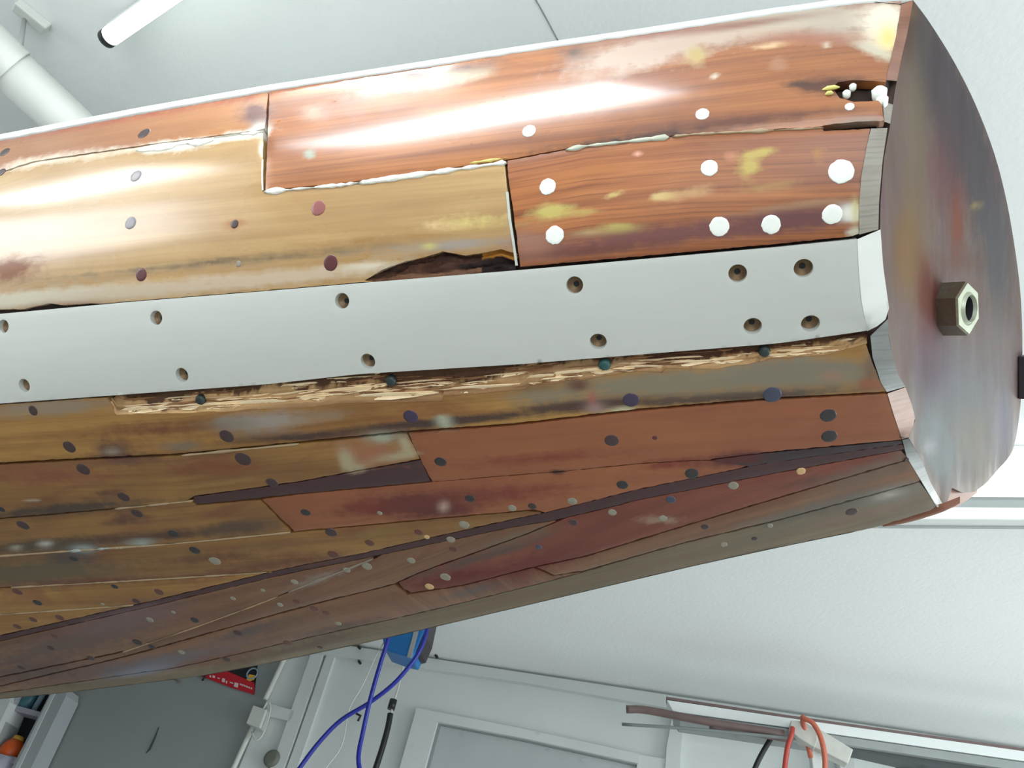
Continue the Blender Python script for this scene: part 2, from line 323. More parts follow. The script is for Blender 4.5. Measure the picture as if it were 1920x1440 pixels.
# ------------------------------------------------------------------ wear marks: px, py, rx, ry, angle(deg), colour, strength
GR = srgb(150, 140, 128); PALE = srgb(205, 195, 175); YEL = srgb(190, 175, 95); DKB = srgb(45, 28, 24); PUR = srgb(78, 42, 45)
WHT = srgb(225, 225, 215); OL = srgb(105, 88, 60); BR = srgb(120, 66, 36)
ST = [
 # upper planks
 (60, 305, 90, 10, -12, srgb(215, 200, 180), .9), (180, 290, 70, 9, -10, PALE, .7), (315, 275, 55, 10, -6, WHT, 1.1), (380, 263, 60, 6, -4, WHT, .9), (455, 252, 50, 8, -8, WHT, .9), (488, 240, 14, 14, 0, WHT, 1.1),
 (478, 212, 30, 22, 0, PUR, 1.0), (250, 220, 300, 8, -10, srgb(150, 75, 50), .8),
 (20, 505, 60, 22, -12, BR, .9), (60, 560, 170, 16, -5, srgb(190, 185, 165), 1.0), (250, 548, 160, 12, -4, srgb(175, 160, 140), .8), (120, 575, 80, 8, -4, BR, .7),
 (500, 522, 260, 16, -5, srgb(185, 165, 140), .95), (320, 500, 330, 9, -6, OL, .55), (560, 480, 200, 8, -6, OL, .5), (760, 445, 220, 7, -5, srgb(150, 110, 55), .7),
 (850, 460, 130, 9, -5, GR, .95), (700, 498, 60, 7, -4, PALE, .8), (805, 462, 12, 5, 0, YEL, 1.1), (890, 415, 60, 14, -4, srgb(215, 200, 120), .55),
 (820, 425, 40, 8, 0, srgb(225, 190, 140), .5), (410, 488, 60, 4, -8, DKB, .45), (440, 420, 26, 10, -8, srgb(160, 105, 60), .8),
 # reddish sheer plank
 (590, 212, 20, 12, 0, srgb(175, 160, 130), .8), (640, 205, 110, 22, -8, srgb(150, 100, 90), .5), (760, 160, 90, 12, -8, srgb(190, 165, 150), .7), (850, 145, 80, 12, -8, srgb(165, 160, 135), .9), (780, 138, 40, 10, -8, PUR, .9), (880, 125, 60, 8, -8, PUR, .7),
 (1180, 110, 120, 28, -10, srgb(190, 170, 155), .95), (1300, 75, 140, 20, -9, srgb(180, 160, 145), .9), (1450, 40, 110, 24, -6, srgb(185, 175, 155), 1.05), (1560, 40, 70, 26, 0, srgb(175, 165, 150), 1.05), (1660, 45, 40, 40, 20, srgb(225, 215, 195), 1.2), (1665, 70, 18, 22, 0, srgb(225, 205, 130), 1.1),
 (1640, 95, 40, 10, 20, srgb(185, 180, 160), .9), (1075, 98, 30, 14, 0, DKB, .6), (1305, 105, 17, 16, 0, srgb(175, 155, 100), 1.1), (1448, 85, 32, 5, -6, srgb(215, 185, 140), 1.1), (1340, 143, 10, 6, -15, PALE, .9), (1550, 85, 8, 5, 0, PALE, .9), (1505, 70, 90, 14, 0, srgb(150, 85, 65), .6),
 (1460, 120, 24, 14, 0, srgb(170, 125, 100), .6), (1400, 45, 120, 7, -8, srgb(110, 45, 35), .8), (1240, 60, 130, 6, -8, srgb(125, 62, 45), .7),
 (1200, 258, 200, 8, -7, DKB, .85), (1400, 225, 220, 9, -5, srgb(95, 52, 35), .8), (580, 290, 12, 10, 0, srgb(165, 175, 160), 1.0), (1050, 218, 5, 5, 0, DKB, .8),
 (1560, 160, 70, 18, -3, srgb(70, 35, 22), 1.0), (1500, 158, 30, 6, 0, DKB, .8), (1600, 228, 60, 6, -4, GR, .8),
 # plank D
 (1035, 395, 42, 14, -5, YEL, 1.0), (1090, 398, 30, 6, -3, srgb(180, 150, 85), .8), (1160, 428, 34, 9, -3, YEL, 1.15), (1110, 436, 30, 6, -4, srgb(190, 165, 110), .9), (1240, 368, 22, 7, -4, srgb(215, 195, 130), 1.1), (1290, 362, 50, 12, -8, srgb(190, 150, 105), .8),
 (1150, 365, 20, 5, -20, srgb(200, 175, 110), .9), (1405, 310, 22, 20, -40, srgb(190, 170, 95), 1.0), (1430, 285, 30, 8, -10, srgb(190, 170, 95), .95), (1445, 350, 60, 10, -8, srgb(170, 130, 85), .8), (1370, 295, 14, 10, 0, srgb(190, 130, 100), .8), (1195, 288, 10, 6, 0, srgb(215, 160, 140), .9), (1535, 290, 14, 16, 0, srgb(180, 130, 75), .7),
 (1500, 385, 110, 8, -7, srgb(170, 135, 100), .8), (1250, 440, 260, 20, -6, srgb(105, 62, 62), .9), (1500, 410, 120, 20, -6, srgb(95, 58, 62), 1.0), (1000, 460, 40, 30, 0, srgb(150, 105, 85), .8), (1120, 468, 150, 8, -6, srgb(95, 50, 42), .7), (1595, 400, 20, 14, 0, WHT, 1.4), (1600, 436, 16, 7, -10, srgb(190, 185, 165), 1.3), (1605, 395, 8, 22, 0, srgb(200, 190, 120), .8),
 # plank F
 (90, 765, 120, 15, -4, srgb(135, 118, 98), 1.0), (500, 790, 70, 18, -4, srgb(150, 140, 130), 1.0), (620, 778, 60, 10, -4, srgb(140, 115, 90), .7), (440, 795, 40, 14, 0, srgb(130, 125, 115), .9), (1020, 742, 60, 16, -4, srgb(130, 118, 95), .9), (1250, 720, 180, 22, -3, srgb(125, 118, 100), 1.1), (1500, 700, 150, 28, -2, srgb(120, 115, 100), 1.15), (1380, 745, 200, 9, -4, srgb(62, 50, 48), 1.0), (1100, 760, 130, 9, -4, srgb(60, 38, 38), 1.1), (1640, 690, 18, 40, 0, srgb(105, 80, 62), 1.0), (1632, 720, 18, 9, 0, srgb(140, 82, 55), 1.2),
 (840, 790, 200, 8, -5, srgb(52, 38, 38), 1.05), (600, 818, 180, 8, -3, srgb(58, 42, 38), .9), (832, 790, 16, 12, 40, srgb(165, 170, 150), 1.1), (1115, 765, 18, 12, 0, srgb(150, 125, 120), .9), (1110, 745, 6, 12, 0, srgb(160, 90, 80), 1.0), (1165, 769, 22, 4, -3, srgb(200, 195, 160), 1.3), (1085, 722, 18, 10, 0, srgb(85, 50, 48), 1.1), (1000, 725, 60, 9, -5, srgb(120, 82, 40), .7),
 (300, 805, 110, 16, 0, srgb(105, 62, 35), .7), (215, 845, 45, 22, 10, srgb(85, 55, 45), .8), (340, 838, 40, 9, 0, srgb(115, 105, 90), .8), (210, 846, 14, 4, 0, srgb(160, 155, 140), .9), (1560, 705, 20, 8, 0, srgb(150, 110, 90), .8), (250, 860, 90, 12, 0, srgb(92, 60, 50), .6),
 # plank G / J
 (80, 890, 130, 22, 0, srgb(125, 72, 52), .8), (420, 875, 90, 18, 0, srgb(118, 68, 40), .7), (690, 850, 60, 26, 0, srgb(150, 98, 70), .9), (650, 862, 12, 20, -30, srgb(165, 155, 125), 1.1), (668, 878, 22, 7, 0, srgb(165, 155, 125), 1.0), (745, 856, 40, 7, -8, srgb(165, 155, 125), .9), (715, 820, 26, 9, 0, srgb(150, 155, 135), 1.1), (760, 835, 10, 18, -25, srgb(165, 155, 125), 1.0),
 (120, 955, 170, 10, -5, srgb(62, 52, 46), 1.0), (60, 938, 18, 3, 0, srgb(165, 150, 130), .9), (200, 925, 40, 9, -8, srgb(85, 52, 45), .7), (420, 905, 90, 6, -8, srgb(150, 118, 70), .5),
 (90, 1022, 110, 12, -4, srgb(70, 64, 52), 1.0), (290, 1005, 150, 9, -4, srgb(75, 48, 40), .9), (450, 990, 80, 14, -4, srgb(78, 62, 48), .9), (155, 1030, 22, 7, 0, srgb(150, 165, 165), 1.1), (265, 1018, 24, 6, 0, srgb(150, 165, 160), .9), (85, 1020, 12, 5, 0, srgb(185, 185, 175), 1.0), (30, 1028, 10, 4, 0, srgb(175, 170, 150), .9), (250, 970, 40, 12, 0, srgb(90, 55, 45), .7), (220, 980, 30, 8, 0, srgb(85, 52, 45), .6),
 # planks L
 (60, 1075, 170, 24, -3, srgb(88, 80, 62), 1.0), (130, 1045, 40, 12, 0, srgb(70, 60, 62), .9), (400, 1045, 120, 10, -5, srgb(92, 58, 40), .7), (450, 1070, 130, 9, -8, srgb(98, 55, 45), .7), (180, 1090, 150, 7, -3, srgb(100, 55, 45), .8), (710, 1000, 70, 12, -5, srgb(125, 100, 55), .6), (560, 1050, 100, 14, -5, srgb(100, 62, 40), .6),
 # orange planks
 (1000, 860, 160, 12, -4, srgb(118, 50, 38), .7), (760, 945, 110, 22, -6, srgb(90, 38, 35), 1.0), (830, 955, 60, 16, -6, srgb(80, 34, 34), 1.0), (680, 950, 40, 14, 0, srgb(115, 48, 35), .7), (960, 925, 120, 18, -5, srgb(112, 48, 38), .7), (1260, 870, 60, 12, -5, srgb(110, 45, 32), .8), (1380, 862, 60, 14, -8, srgb(80, 34, 32), 1.0), (1500, 770, 100, 10, 0, srgb(150, 82, 52), .5),
 (1045, 886, 14, 4, 0, DKB, 1.2), (832, 950, 9, 9, 0, srgb(190, 165, 150), .8),
 # below the dark diagonal
 (1000, 1060, 110, 24, -18, srgb(98, 40, 36), .8), (850, 1085, 80, 16, -12, srgb(90, 32, 34), .9), (1240, 975, 40, 8, 0, srgb(150, 130, 110), .8), (1400, 905, 110, 9, -10, srgb(105, 50, 40), .6), (1500, 905, 90, 7, -12, srgb(85, 55, 45), .7), (1620, 890, 90, 20, -18, srgb(105, 85, 72), .9), (1690, 865, 20, 20, 0, srgb(95, 75, 60), .8),
 (1550, 950, 160, 14, -14, srgb(95, 90, 80), 1.0), (1670, 930, 60, 14, -14, srgb(120, 115, 108), 1.0), (1420, 1010, 170, 12, -14, srgb(105, 98, 82), .9), (1620, 965, 120, 8, -14, srgb(125, 105, 92), .8), (1200, 1065, 170, 10, -14, srgb(115, 100, 80), .8), (1665, 928, 22, 5, -12, srgb(160, 155, 145), 1.1),
 (900, 1045, 150, 8, -16, srgb(78, 68, 60), .8), (960, 1010, 90, 10, -16, srgb(105, 88, 70), .8), (230, 1165, 120, 26, -14, srgb(105, 84, 86), .9), (120, 1210, 150, 20, -10, srgb(92, 78, 72), .8), (300, 1240, 150, 14, -10, srgb(100, 98, 105), .8), (270, 1258, 60, 8, -10, srgb(120, 128, 142), .9), (60, 1260, 120, 26, -4, srgb(88, 72, 68), .8), (480, 1180, 90, 12, -14, srgb(78, 72, 76), .8), (560, 1160, 80, 9, -16, srgb(110, 80, 50), .6),
 (420, 1235, 90, 10, -10, srgb(110, 68, 48), .7), (700, 1130, 130, 10, -14, srgb(110, 72, 50), .5), (630, 1180, 100, 10, -14, srgb(85, 72, 66), .7), (900, 1140, 150, 8, -14, srgb(112, 98, 80), .9), (560, 1215, 150, 7, -14, srgb(100, 85, 72), .9), (880, 1110, 60, 8, -14, srgb(88, 88, 86), .7), (500, 1130, 60, 8, -20, srgb(125, 85, 50), .6), (600, 1085, 60, 9, -20, srgb(140, 128, 118), .7),
]
STA = [(np.array(s[:4], float), math.radians(s[4]), s[5], s[6]) for s in ST]
def stain_at(px, py):
    rgb = np.zeros((len(px), 3)); A = np.zeros(len(px))
    for (x, y, rx, ry), a, col, st in STA:
        dx, dy = px - x, py - y
        u = (dx * math.cos(a) + dy * math.sin(a)) / rx; v = (-dx * math.sin(a) + dy * math.cos(a)) / ry
        w = np.clip(st * np.exp(-.9 * (u * u + v * v)), 0, 1); w[w < .02] = 0
        wn = w[:, None]; tot = np.clip(w + A * (1 - w), 1e-6, None)[:, None]
        rgb = np.where(wn > 0, (np.array(col)[None] * wn + rgb * (A * (1 - w))[:, None]) / tot, rgb)
        A = w + A * (1 - w)
    return np.concatenate([rgb, A[:, None]], 1)

# ------------------------------------------------------------------ plank mesher
def in_poly(px, py, poly):
    poly = np.asarray(poly, float); x0, y0 = poly[:, 0], poly[:, 1]; x1, y1 = np.roll(x0, -1), np.roll(y0, -1)
    c = np.zeros(len(px), bool)
    for a, b, d, e in zip(x0, y0, x1, y1):
        if b == e: continue
        m = ((b > py) != (e > py)) & (px < (d - a) * (py - b) / (e - b) + a); c ^= m
    return c
def densify(poly, step):
    out = []
    for i in range(len(poly)):
        a = np.array(poly[i], float); b = np.array(poly[(i + 1) % len(poly)], float); n = max(1, int(round(np.linalg.norm(b - a) / step)))
        for k in range(n): out.append(a + (b - a) * k / n)
    return out
def dist_to(px, py, loop):
    L_ = np.asarray(loop); d = np.full(len(px), 1e9)
    for i in range(len(L_)):
        a, b = L_[i], L_[(i + 1) % len(L_)]; ab = b - a; t = np.clip(((px - a[0]) * ab[0] + (py - a[1]) * ab[1]) / (ab @ ab + 1e-9), 0, 1)
        d = np.minimum(d, np.hypot(px - a[0] - t * ab[0], py - a[1] - t * ab[1]))
    return d
def plank_mesh(name, poly, mat, holes=(), step=8., thick=.011, topf=None, useed=0., sink=.0006, proud=0., stains=True, wob=0.):
    outer = densify(poly, step)
    if wob:
        outer = [p + nrng.normal(0, wob, 2) for p in outer]
    loops = [outer] + [list(map(np.array, h)) for h in holes]
    P = []; edges = []; loop_idx = []
    for lp in loops:
        s = len(P); P += lp; n = len(lp); edges += [(s + i, s + (i + 1) % n) for i in range(n)]; loop_idx.append(list(range(s, s + n)))
    A = np.array(outer); x0, y0 = A.min(0); x1, y1 = A.max(0)
    gx, gy = np.meshgrid(np.arange(x0 + step / 2, x1, step), np.arange(y0 + step / 2, y1, step * .8)); gx = gx.ravel(); gy = gy.ravel()
    k = in_poly(gx, gy, A); gx, gy = gx[k], gy[k]
    if len(gx):
        d = dist_to(gx, gy, A); k = d > step * .45; gx, gy = gx[k], gy[k]
        for h in loops[1:]:
            k = dist_to(gx, gy, h) > 3.; k &= ~in_poly(gx, gy, h); gx, gy = gx[k], gy[k]
    near = []
    allp = [Vector((float(p[0]), float(p[1]))) for p in P] + [Vector((float(a), float(b))) for a, b in zip(gx, gy)]
    vs, es, fs, ov, oe, of = delaunay_2d_cdt(allp, edges, [], 0, 1e-4)
    V = np.array([(v.x, v.y) for v in vs]); orig = {}
    for i, o in enumerate(ov):
        for q in o: orig[q] = i
    T = np.array([f for f in fs if len(f) == 3]); c = V[T].mean(1)
    k = in_poly(c[:, 0], c[:, 1], A)
    for h in loops[1:]: k &= ~in_poly(c[:, 0], c[:, 1], h)
    T = T[k]
    W3 = hull_w(V[:, 0], V[:, 1]); Nn = hull_n(V[:, 0], V[:, 1])
    bidx = np.array(sorted({orig[i] for lp in loop_idx for i in lp}))
    off = np.full(len(V), proud); off[bidx] -= sink
    top = W3 + Nn * off[:, None]
    verts = list(top); faces = []
    for a, b, c_ in T:
        n = np.cross(top[b] - top[a], top[c_] - top[a]); faces.append((a, b, c_) if n @ Nn[a] > 0 else (a, c_, b))
    nf = len(faces); uvx = W3 @ HD
    tf = topf if topf is not None else E0
    uvy = (V[:, 1] - tf(V[:, 0])) * hullZ(V[:, 0], V[:, 1]) / FPX
    uv = np.stack([uvx + useed * 1.37, uvy + useed * .53], 1)
    pxy = [V]; uvl = [uv]
    for lp in loop_idx:
        ids = [orig[i] for i in lp]; base = len(verts)
        for i in ids: verts.append(top[i] - Nn[i] * .0002)
        for i in ids: verts.append(W3[i] - Nn[i] * thick)
        n = len(ids); pxy += [V[ids], V[ids]]; uvl += [uv[ids], uv[ids] + [0, thick]]
        for i in range(n): faces.append((base + i, base + (i + 1) % n, base + n + (i + 1) % n, base + n + i))
    o = mesh_obj(name, verts, faces, mat, uvs=np.concatenate(uvl))
    me = o.data; sm = np.zeros(len(me.polygons), bool); sm[:nf] = True; me.polygons.foreach_set('use_smooth', sm)
    PX = np.concatenate(pxy)
    st = stain_at(PX[:, 0], PX[:, 1]) if stains else np.zeros((len(PX), 4))
    at = me.attributes.new('stain', 'FLOAT_COLOR', 'POINT'); at.data.foreach_set('color', st.astype(np.float32).ravel())
    adopt(HULL, o); return o

def seg(fn, xa, xb, dy=0., step=30):
    n = max(2, int(abs(xb - xa) / step) + 1); xs = np.linspace(xa, xb, n); return [(x, float(fn(x)) + dy) for x in xs]

# seams (each runs the length of the hull)
S1 = ipl([(-300, 385), (0, 324), (60, 303), (150, 290), (300, 268), (494, 243)])
S2 = ipl([(493, 357), (640, 344), (945, 301), (1100, 272), (1300, 250), (1660, 232)])
WT = ipl([(-300, 614), (0, 589), (250, 566), (500, 546), (688, 530), (980, 506), (1460, 463), (1607, 448)])
WB_ = ipl([(-300, 777), (0, 756), (500, 719.5), (675, 700), (980, 681), (1460, 642), (1600, 622), (1625, 619)])
S3 = ipl([(-300, 890), (0, 871), (130, 864), (336, 854), (480, 840), (760, 812), (960, 798), (1200, 770), (1440, 750), (1665, 738)])
S4 = ipl([(-300, 1003), (0, 973), (210, 955), (365, 939)])
S5 = ipl([(-300, 1066), (0, 1043), (180, 1030), (300, 1022), (400, 1013), (490, 1004), (548, 998), (690, 985), (850, 970), (1000, 957), (1018, 961)])
S6 = ipl([(-300, 1128), (0, 1103), (200, 1092), (350, 1083), (520, 1072)])
S7 = ipl([(-300, 1182), (0, 1153), (182, 1140), (262, 1134)])
DT = ipl([(-300, 1262), (0, 1193), (273, 1131), (532, 1068), (688, 1037), (818, 1007), (975, 972), (1020, 963), (1200, 918), (1440, 869), (1692, 834)])
DB = ipl([(-300, 1274), (0, 1202), (273, 1139), (532, 1077), (688, 1046), (818, 1018), (975, 986), (1050, 974), (1200, 937), (1440, 890), (1696, 843)])
HI = ipl([(810, 904), (1045, 885), (1210, 869), (1330, 863)])
T1 = ipl([(-300, 1320), (0, 1270), (234, 1222), (365, 1177), (480, 1135), (560, 1103), (650, 1068), (712, 1043)])
T2 = ipl([(740, 1095), (792, 1072), (883, 1040), (980, 1005), (1050, 976)])
T5 = ipl([(766, 1114), (870, 1098), (1000, 1064), (1090, 1046), (1260, 994), (1460, 934), (1705, 862)])
T6 = ipl([(-300, 1330), (0, 1287), (234, 1232), (480, 1163), (600, 1130), (740, 1096), (766, 1114)])
T4 = ipl([(1095, 1072), (1220, 1036), (1285, 1018), (1460, 976), (1654, 924), (1728, 903)])
T7 = ipl([(-300, 1340), (0, 1300), (340, 1251), (600, 1191), (800, 1147), (1000, 1098), (1095, 1073)])
g = 1.3

HULL = empty('boat_hull', hull_w(900, 700)[0])
tag(HULL, 'varnished wooden boat hull with a new white plank, hanging overhead', 'boat')

WD_ = {
 'tawny': wood('tawny_varnished_plank', srgb(146, 88, 50), srgb(190, 130, 78), 1, .3, 1.2, .5, .25, k=.86),
 'honey': wood('honey_varnished_plank', srgb(164, 120, 68), srgb(210, 172, 114), 2, .27, 1.4, .45, .15, k=.78),
 'red': wood('reddish_varnished_plank', srgb(118, 60, 30), srgb(188, 118, 62), 3, .3, 1.1, .65, .45, blotch=srgb(150, 84, 44), k=.86),
 'red2': wood('reddish_scraped_plank', srgb(112, 54, 30), srgb(184, 114, 62), 4, .4, .3, .7, .6, blotch=srgb(154, 90, 48), k=.9),
 'olive': wood('brown_olive_plank', srgb(108, 68, 32), srgb(170, 128, 66), 5, .36, .3, .5, .25, blotch=srgb(134, 80, 44), k=.98),
 'olive2': wood('brown_olive_plank_low', srgb(96, 60, 34), srgb(154, 114, 60), 6, .36, .3, .5, .25, blotch=srgb(118, 68, 44), k=.98),
 'orange': wood('new_orange_plank', srgb(124, 70, 44), srgb(150, 92, 58), 7, .4, .2, .35, .12, blotch=srgb(132, 70, 48), k=.96),
 'purple': wood('dark_purple_seam_piece', srgb(56, 34, 36), srgb(78, 48, 50), 8, .4, .2, .3, .1),
 'black': wood('blackened_seam_piece', srgb(38, 28, 34), srgb(62, 48, 52), 9, .4, .2, .3, .1),
 'crimson': wood('crimson_brown_plank', srgb(96, 46, 38), srgb(134, 74, 56), 10, .4, .2, .4, .2),
 'umber': wood('umber_plank', srgb(86, 58, 44), srgb(134, 96, 68), 11, .34, .4, .5, .25, blotch=srgb(112, 66, 46), k=.98),
 'grey': wood('weathered_grey_brown_plank', srgb(96, 84, 66), srgb(136, 120, 96), 12, .45, .15, .5, .3),
 'white': wood('new_white_plank', srgb(188, 191, 185), srgb(196, 198, 192), 13, .5, .0, .25, .0, bump=.05),
 'transom': wood('transom_plank', srgb(82, 62, 62), srgb(106, 90, 82), 14, .6, .0, .15, .04, blotch=srgb(100, 78, 84), ws=((7, 9), (30, 34)), k=.85, spec=.12),
 'raw': wood('raw_splintered_wood', srgb(122, 84, 50), srgb(206, 168, 118), 15, .7, .0, .9, .3, bump=.6, ws=((8, 60), (16, 110)), k=1.),
 'rot': wood('rotten_dark_wood', srgb(40, 22, 16), srgb(110, 68, 44), 16, .75, .0, .8, .5, blotch=srgb(60, 32, 22), bump=.8),
}

# screw holes through the white plank
HOLES = [(9, 612, 14), (295, 596, 20), (643, 564, 23), (1078, 534, 27), (1383, 512, 30), (1506, 502, 33), (48, 722, 15), (343, 702, 20), (691, 676, 22), (1122, 639, 28), (1411, 610, 31), (1519, 605, 34)]
def circle_px(px, py, r, n=22):
    c = hull_w(px, py)[0]; nn = hull_n(px, py)[0]; a = HD - nn * (HD @ nn); a /= np.linalg.norm(a); b = np.cross(nn, a)
    out = []
    for k in range(n):
        w = 2 * math.pi * k / n; p = c + r * (math.cos(w) * a + math.sin(w) * b) - EYE
        z = p @ FW; out.append((960 + FPX * (p @ RT) / z, 720 - FPX * (p @ UP) / z))
    return out
def wpx_to_r(px, py, w):
    # radius in metres of a disc that looks w pixels wide along the plank
    c = hull_w(px, py)[0]; e = c + HD * .005 - EYE; z = e @ FW; x1 = 960 + FPX * (e @ RT) / z; return w / 2 * .005 / abs(x1 - px)
R_HOLE = .0086
holes = [circle_px(x, y, R_HOLE) for x, y, w in HOLES]

# planks: (name, polygon, material, grain line, extra)
PL = []
EBt = [(1690, 8), (1682, 60), (1668, 120), (1661, 152)]
PL.append(('plank', seg(E0, XL, 502, 9) + [(496, 240)] + seg(S1, 490, XL, -g), 'tawny', E0, {}))
PL.append(('plank', seg(E0, 505, 1690, 7) + EBt + [(1600, 149), (1572, 153), (1560, 163), (1575, 183), (1600, 190), (1652, 188), (1659, 225), (1600, 228), (1545, 234)] + seg(S2, 1540, 497, -g) , 'red', E0, {}))
PL.append(('plank', seg(S1, XL, 493, g) + [(492, 300), (491, 359)] + seg(S2, 497, 946, g + 4) + [(950, 350), (958, 430), (963, 474), (938, 467), (905, 474), (872, 479), (830, 471), (795, 482), (760, 490), (715, 506), (683, 526), (700, 528)] + seg(WT, 680, 200, -2) + [(160, 569), (120, 572), (90, 569), (40, 580), (0, 580)] + [(-300, 606)], 'honey', S1, {}))
PL.append(('plank', seg(S2, 951, 1540, g) + [(1545, 245), (1632, 241), (1624, 280), (1615, 330), (1611, 380), (1611, 438)] + seg(WT, 1600, 975, -6) + [(968, 440), (960, 380), (952, 330)], 'red2', S2, {}))
PL.append(('white_plank', seg(WT, XL, 1607) + [(1609, 500), (1614, 560), (1625, 618)] + seg(WB_, 1600, XL), 'white', WT, {'holes': holes, 'proud': .0022, 'thick': .013, 'stains': False, 'sink': .0003}))
FT = [(XL, 780), (0, 759), (100, 752), (160, 748), (200, 746), (208, 758), (216, 779), (260, 777), (315, 776), (345, 776), (390, 772), (424, 773), (470, 768), (520, 767), (586, 765), (640, 757), (700, 757), (760, 755), (829, 753), (831, 744), (900, 739), (983, 731), (992, 724), (1030, 721), (1054, 718), (1068, 714), (1082, 711), (1090, 715), (1138, 705), (1194, 697), (1242, 699), (1246, 692), (1345, 693), (1378, 686), (1408, 683), (1448, 673), (1500, 670), (1545, 667), (1570, 660), (1597, 654), (1624, 645)]
FTf = ipl(FT)
PL.append(('plank', FT + [(1636, 680), (1652, 718), (1663, 735)] + seg(S3, 1655, XL, -3.5), 'olive', S3, {}))
PL.append(('plank', seg(S3, XL, 762, g) + [(776, 838), (787, 860)] + [(787, 861), (640, 888), (560, 903), (365, 930)] + seg(S4, 350, XL, -g), 'olive2', S3, {}))
PL.append(('plank', [(363, 932), (450, 920), (560, 905), (640, 890), (720, 876), (789, 863), (807, 903), (690, 914), (560, 926), (460, 937), (370, 946), (362, 940)], 'purple', S4, {}))
PL.append(('plank', seg(S3, 766, 1664, g) + [(1675, 775), (1691, 823)] + [(1690, 825), (1560, 837), (1440, 848), (1335, 861)] + seg(HI, 1330, 811, -.6) + [(800, 885), (780, 845)], 'orange', S3, {}))
PL.append(('plank', seg(S4, XL, 360, g) + [(368, 948), (488, 938), (515, 965), (545, 997)] + seg(S5, 540, XL, -g), 'olive2', S4, {}))
PL.append(('plank', [(492, 937), (560, 928), (690, 916), (808, 905)] + seg(HI, 815, 1325, .8) + [(1400, 874)] + seg(DT, 1390, 1022, -1) + seg(S5, 1000, 552, -1) + [(520, 966)], 'orange', HI, {'useed': 3}))
PL.append(('plank', [(1332, 864), (1440, 850), (1560, 839), (1690, 827), (1692, 833)] + seg(DT, 1680, 1405, -.5), 'black', HI, {}))
PL.append(('plank', seg(DT, XL, 1692) + seg(DB, 1696, XL), 'purple', DT, {'useed': 2}))
PL.append(('plank', seg(S5, XL, 1015, g) + seg(DT, 1012, 530, -g) + seg(S6, 515, XL, -g), 'olive2', S5, {'useed': 1}))
PL.append(('plank', seg(S6, XL, 512, g) + seg(DT, 505, 272, -g) + seg(S7, 255, XL, -g), 'olive', S6, {'useed': 2}))
PL.append(('plank', seg(S7, XL, 245, g) + seg(DT, 240, XL, -g), 'olive', S7, {'useed': 4}))
PL.append(('plank', seg(DB, XL, 700, g) + seg(T1, 690, XL, -g), 'umber', DB, {}))
PL.append(('plank', seg(T1, XL, 705, g) + seg(DB, 718, 1042, g) + seg(T2, 1040, 742, -g) + seg(T6, 730, XL, -g), 'umber', T1, {'useed': 2}))
PL.append(('plank', seg(T2, 748, 1050, g) + seg(DB, 1056, 1690, g) + [(1700, 857)] + seg(T5, 1695, 772, -g) + [(758, 1106)], 'crimson', T2, {}))
PL.append(('plank', seg(T5, 1006, 1702, g) + [(1715, 880), (1726, 900)] + seg(T4, 1720, 1098, -g) + [(1070, 1074), (1040, 1079)], 'umber', T5, {'useed': 5}))
PL.append(('plank', seg(T6, XL, 738, g) + [(764, 1116)] + seg(T5, 775, 998, g) + [(1036, 1081), (1090, 1073)] + seg(T7, 1085, XL, -.6), 'umber', T6, {'useed': 7}))
PL.append(('plank', seg(T7, XL, 1090, .8) + seg(T4, 1100, 1724, g) + [(1740, 925), (1756, 950)] + seg(BT, 1745, XL), 'grey', T7, {}))

plank_objs = []
for nm, poly, mat, tf, ex in PL:
    if nm == 'white_plank': kw = dict(ex)
    else: kw = dict(ex); kw.setdefault('wob', .35)
    o = plank_mesh(nm, poly, WD_[mat], topf=tf, **kw); plank_objs.append((o, poly))
    if nm == 'white_plank': o['label'] = 'new unvarnished white plank with countersunk screw holes'; WHITE = o

def host(px, py):
    for o, poly in plank_objs:
        if in_poly(np.array([px]), np.array([py]), poly)[0]: return o
    best = min(plank_objs, key=lambda q: dist_to(np.array([px]), np.array([py]), [np.array(p, float) for p in q[1]])[0]); return best[0]

def sub(o, parent):
    o.parent = parent; o.matrix_parent_inverse = parent.matrix_parent_inverse @ Matrix.Identity(4) if False else Matrix.Identity(4)
    # parent meshes carry world coordinates in their data and sit at the hull's inverse, so the child keeps identity
    return o

# ------------------------------------------------------------------ plugs in the planks
def disc(name, px, py, r, mat, parent, proud=.0004, deep=.004, irregular=0.):
    c = hull_w(px, py)[0]; nn = hull_n(px, py)[0]; a = HD - nn * (HD @ nn); a /= np.linalg.norm(a); b = np.cross(nn, a); n = 24
    V = [c + nn * (proud + .0001)]; F_ = []
    jit = [1 + rng.uniform(-irregular, irregular) for _ in range(n)]
    for rr, h in ((.6, proud + .0001), (.92, proud), (1., proud - .0003), (1., -deep)):
        for k in range(n):
            w = 2 * math.pi * k / n; V.append(c + r * rr * jit[k] * (math.cos(w) * a + math.sin(w) * b) + nn * h)
    for k in range(n):
        k2 = (k + 1) % n; F_.append((0, 1 + k, 1 + k2))
        for q in range(3): F_.append((1 + q * n + k, 1 + (q + 1) * n + k, 1 + (q + 1) * n + k2, 1 + q * n + k2))
    o = mesh_obj(name, V, F_, mat, smooth=True); return sub(o, parent)

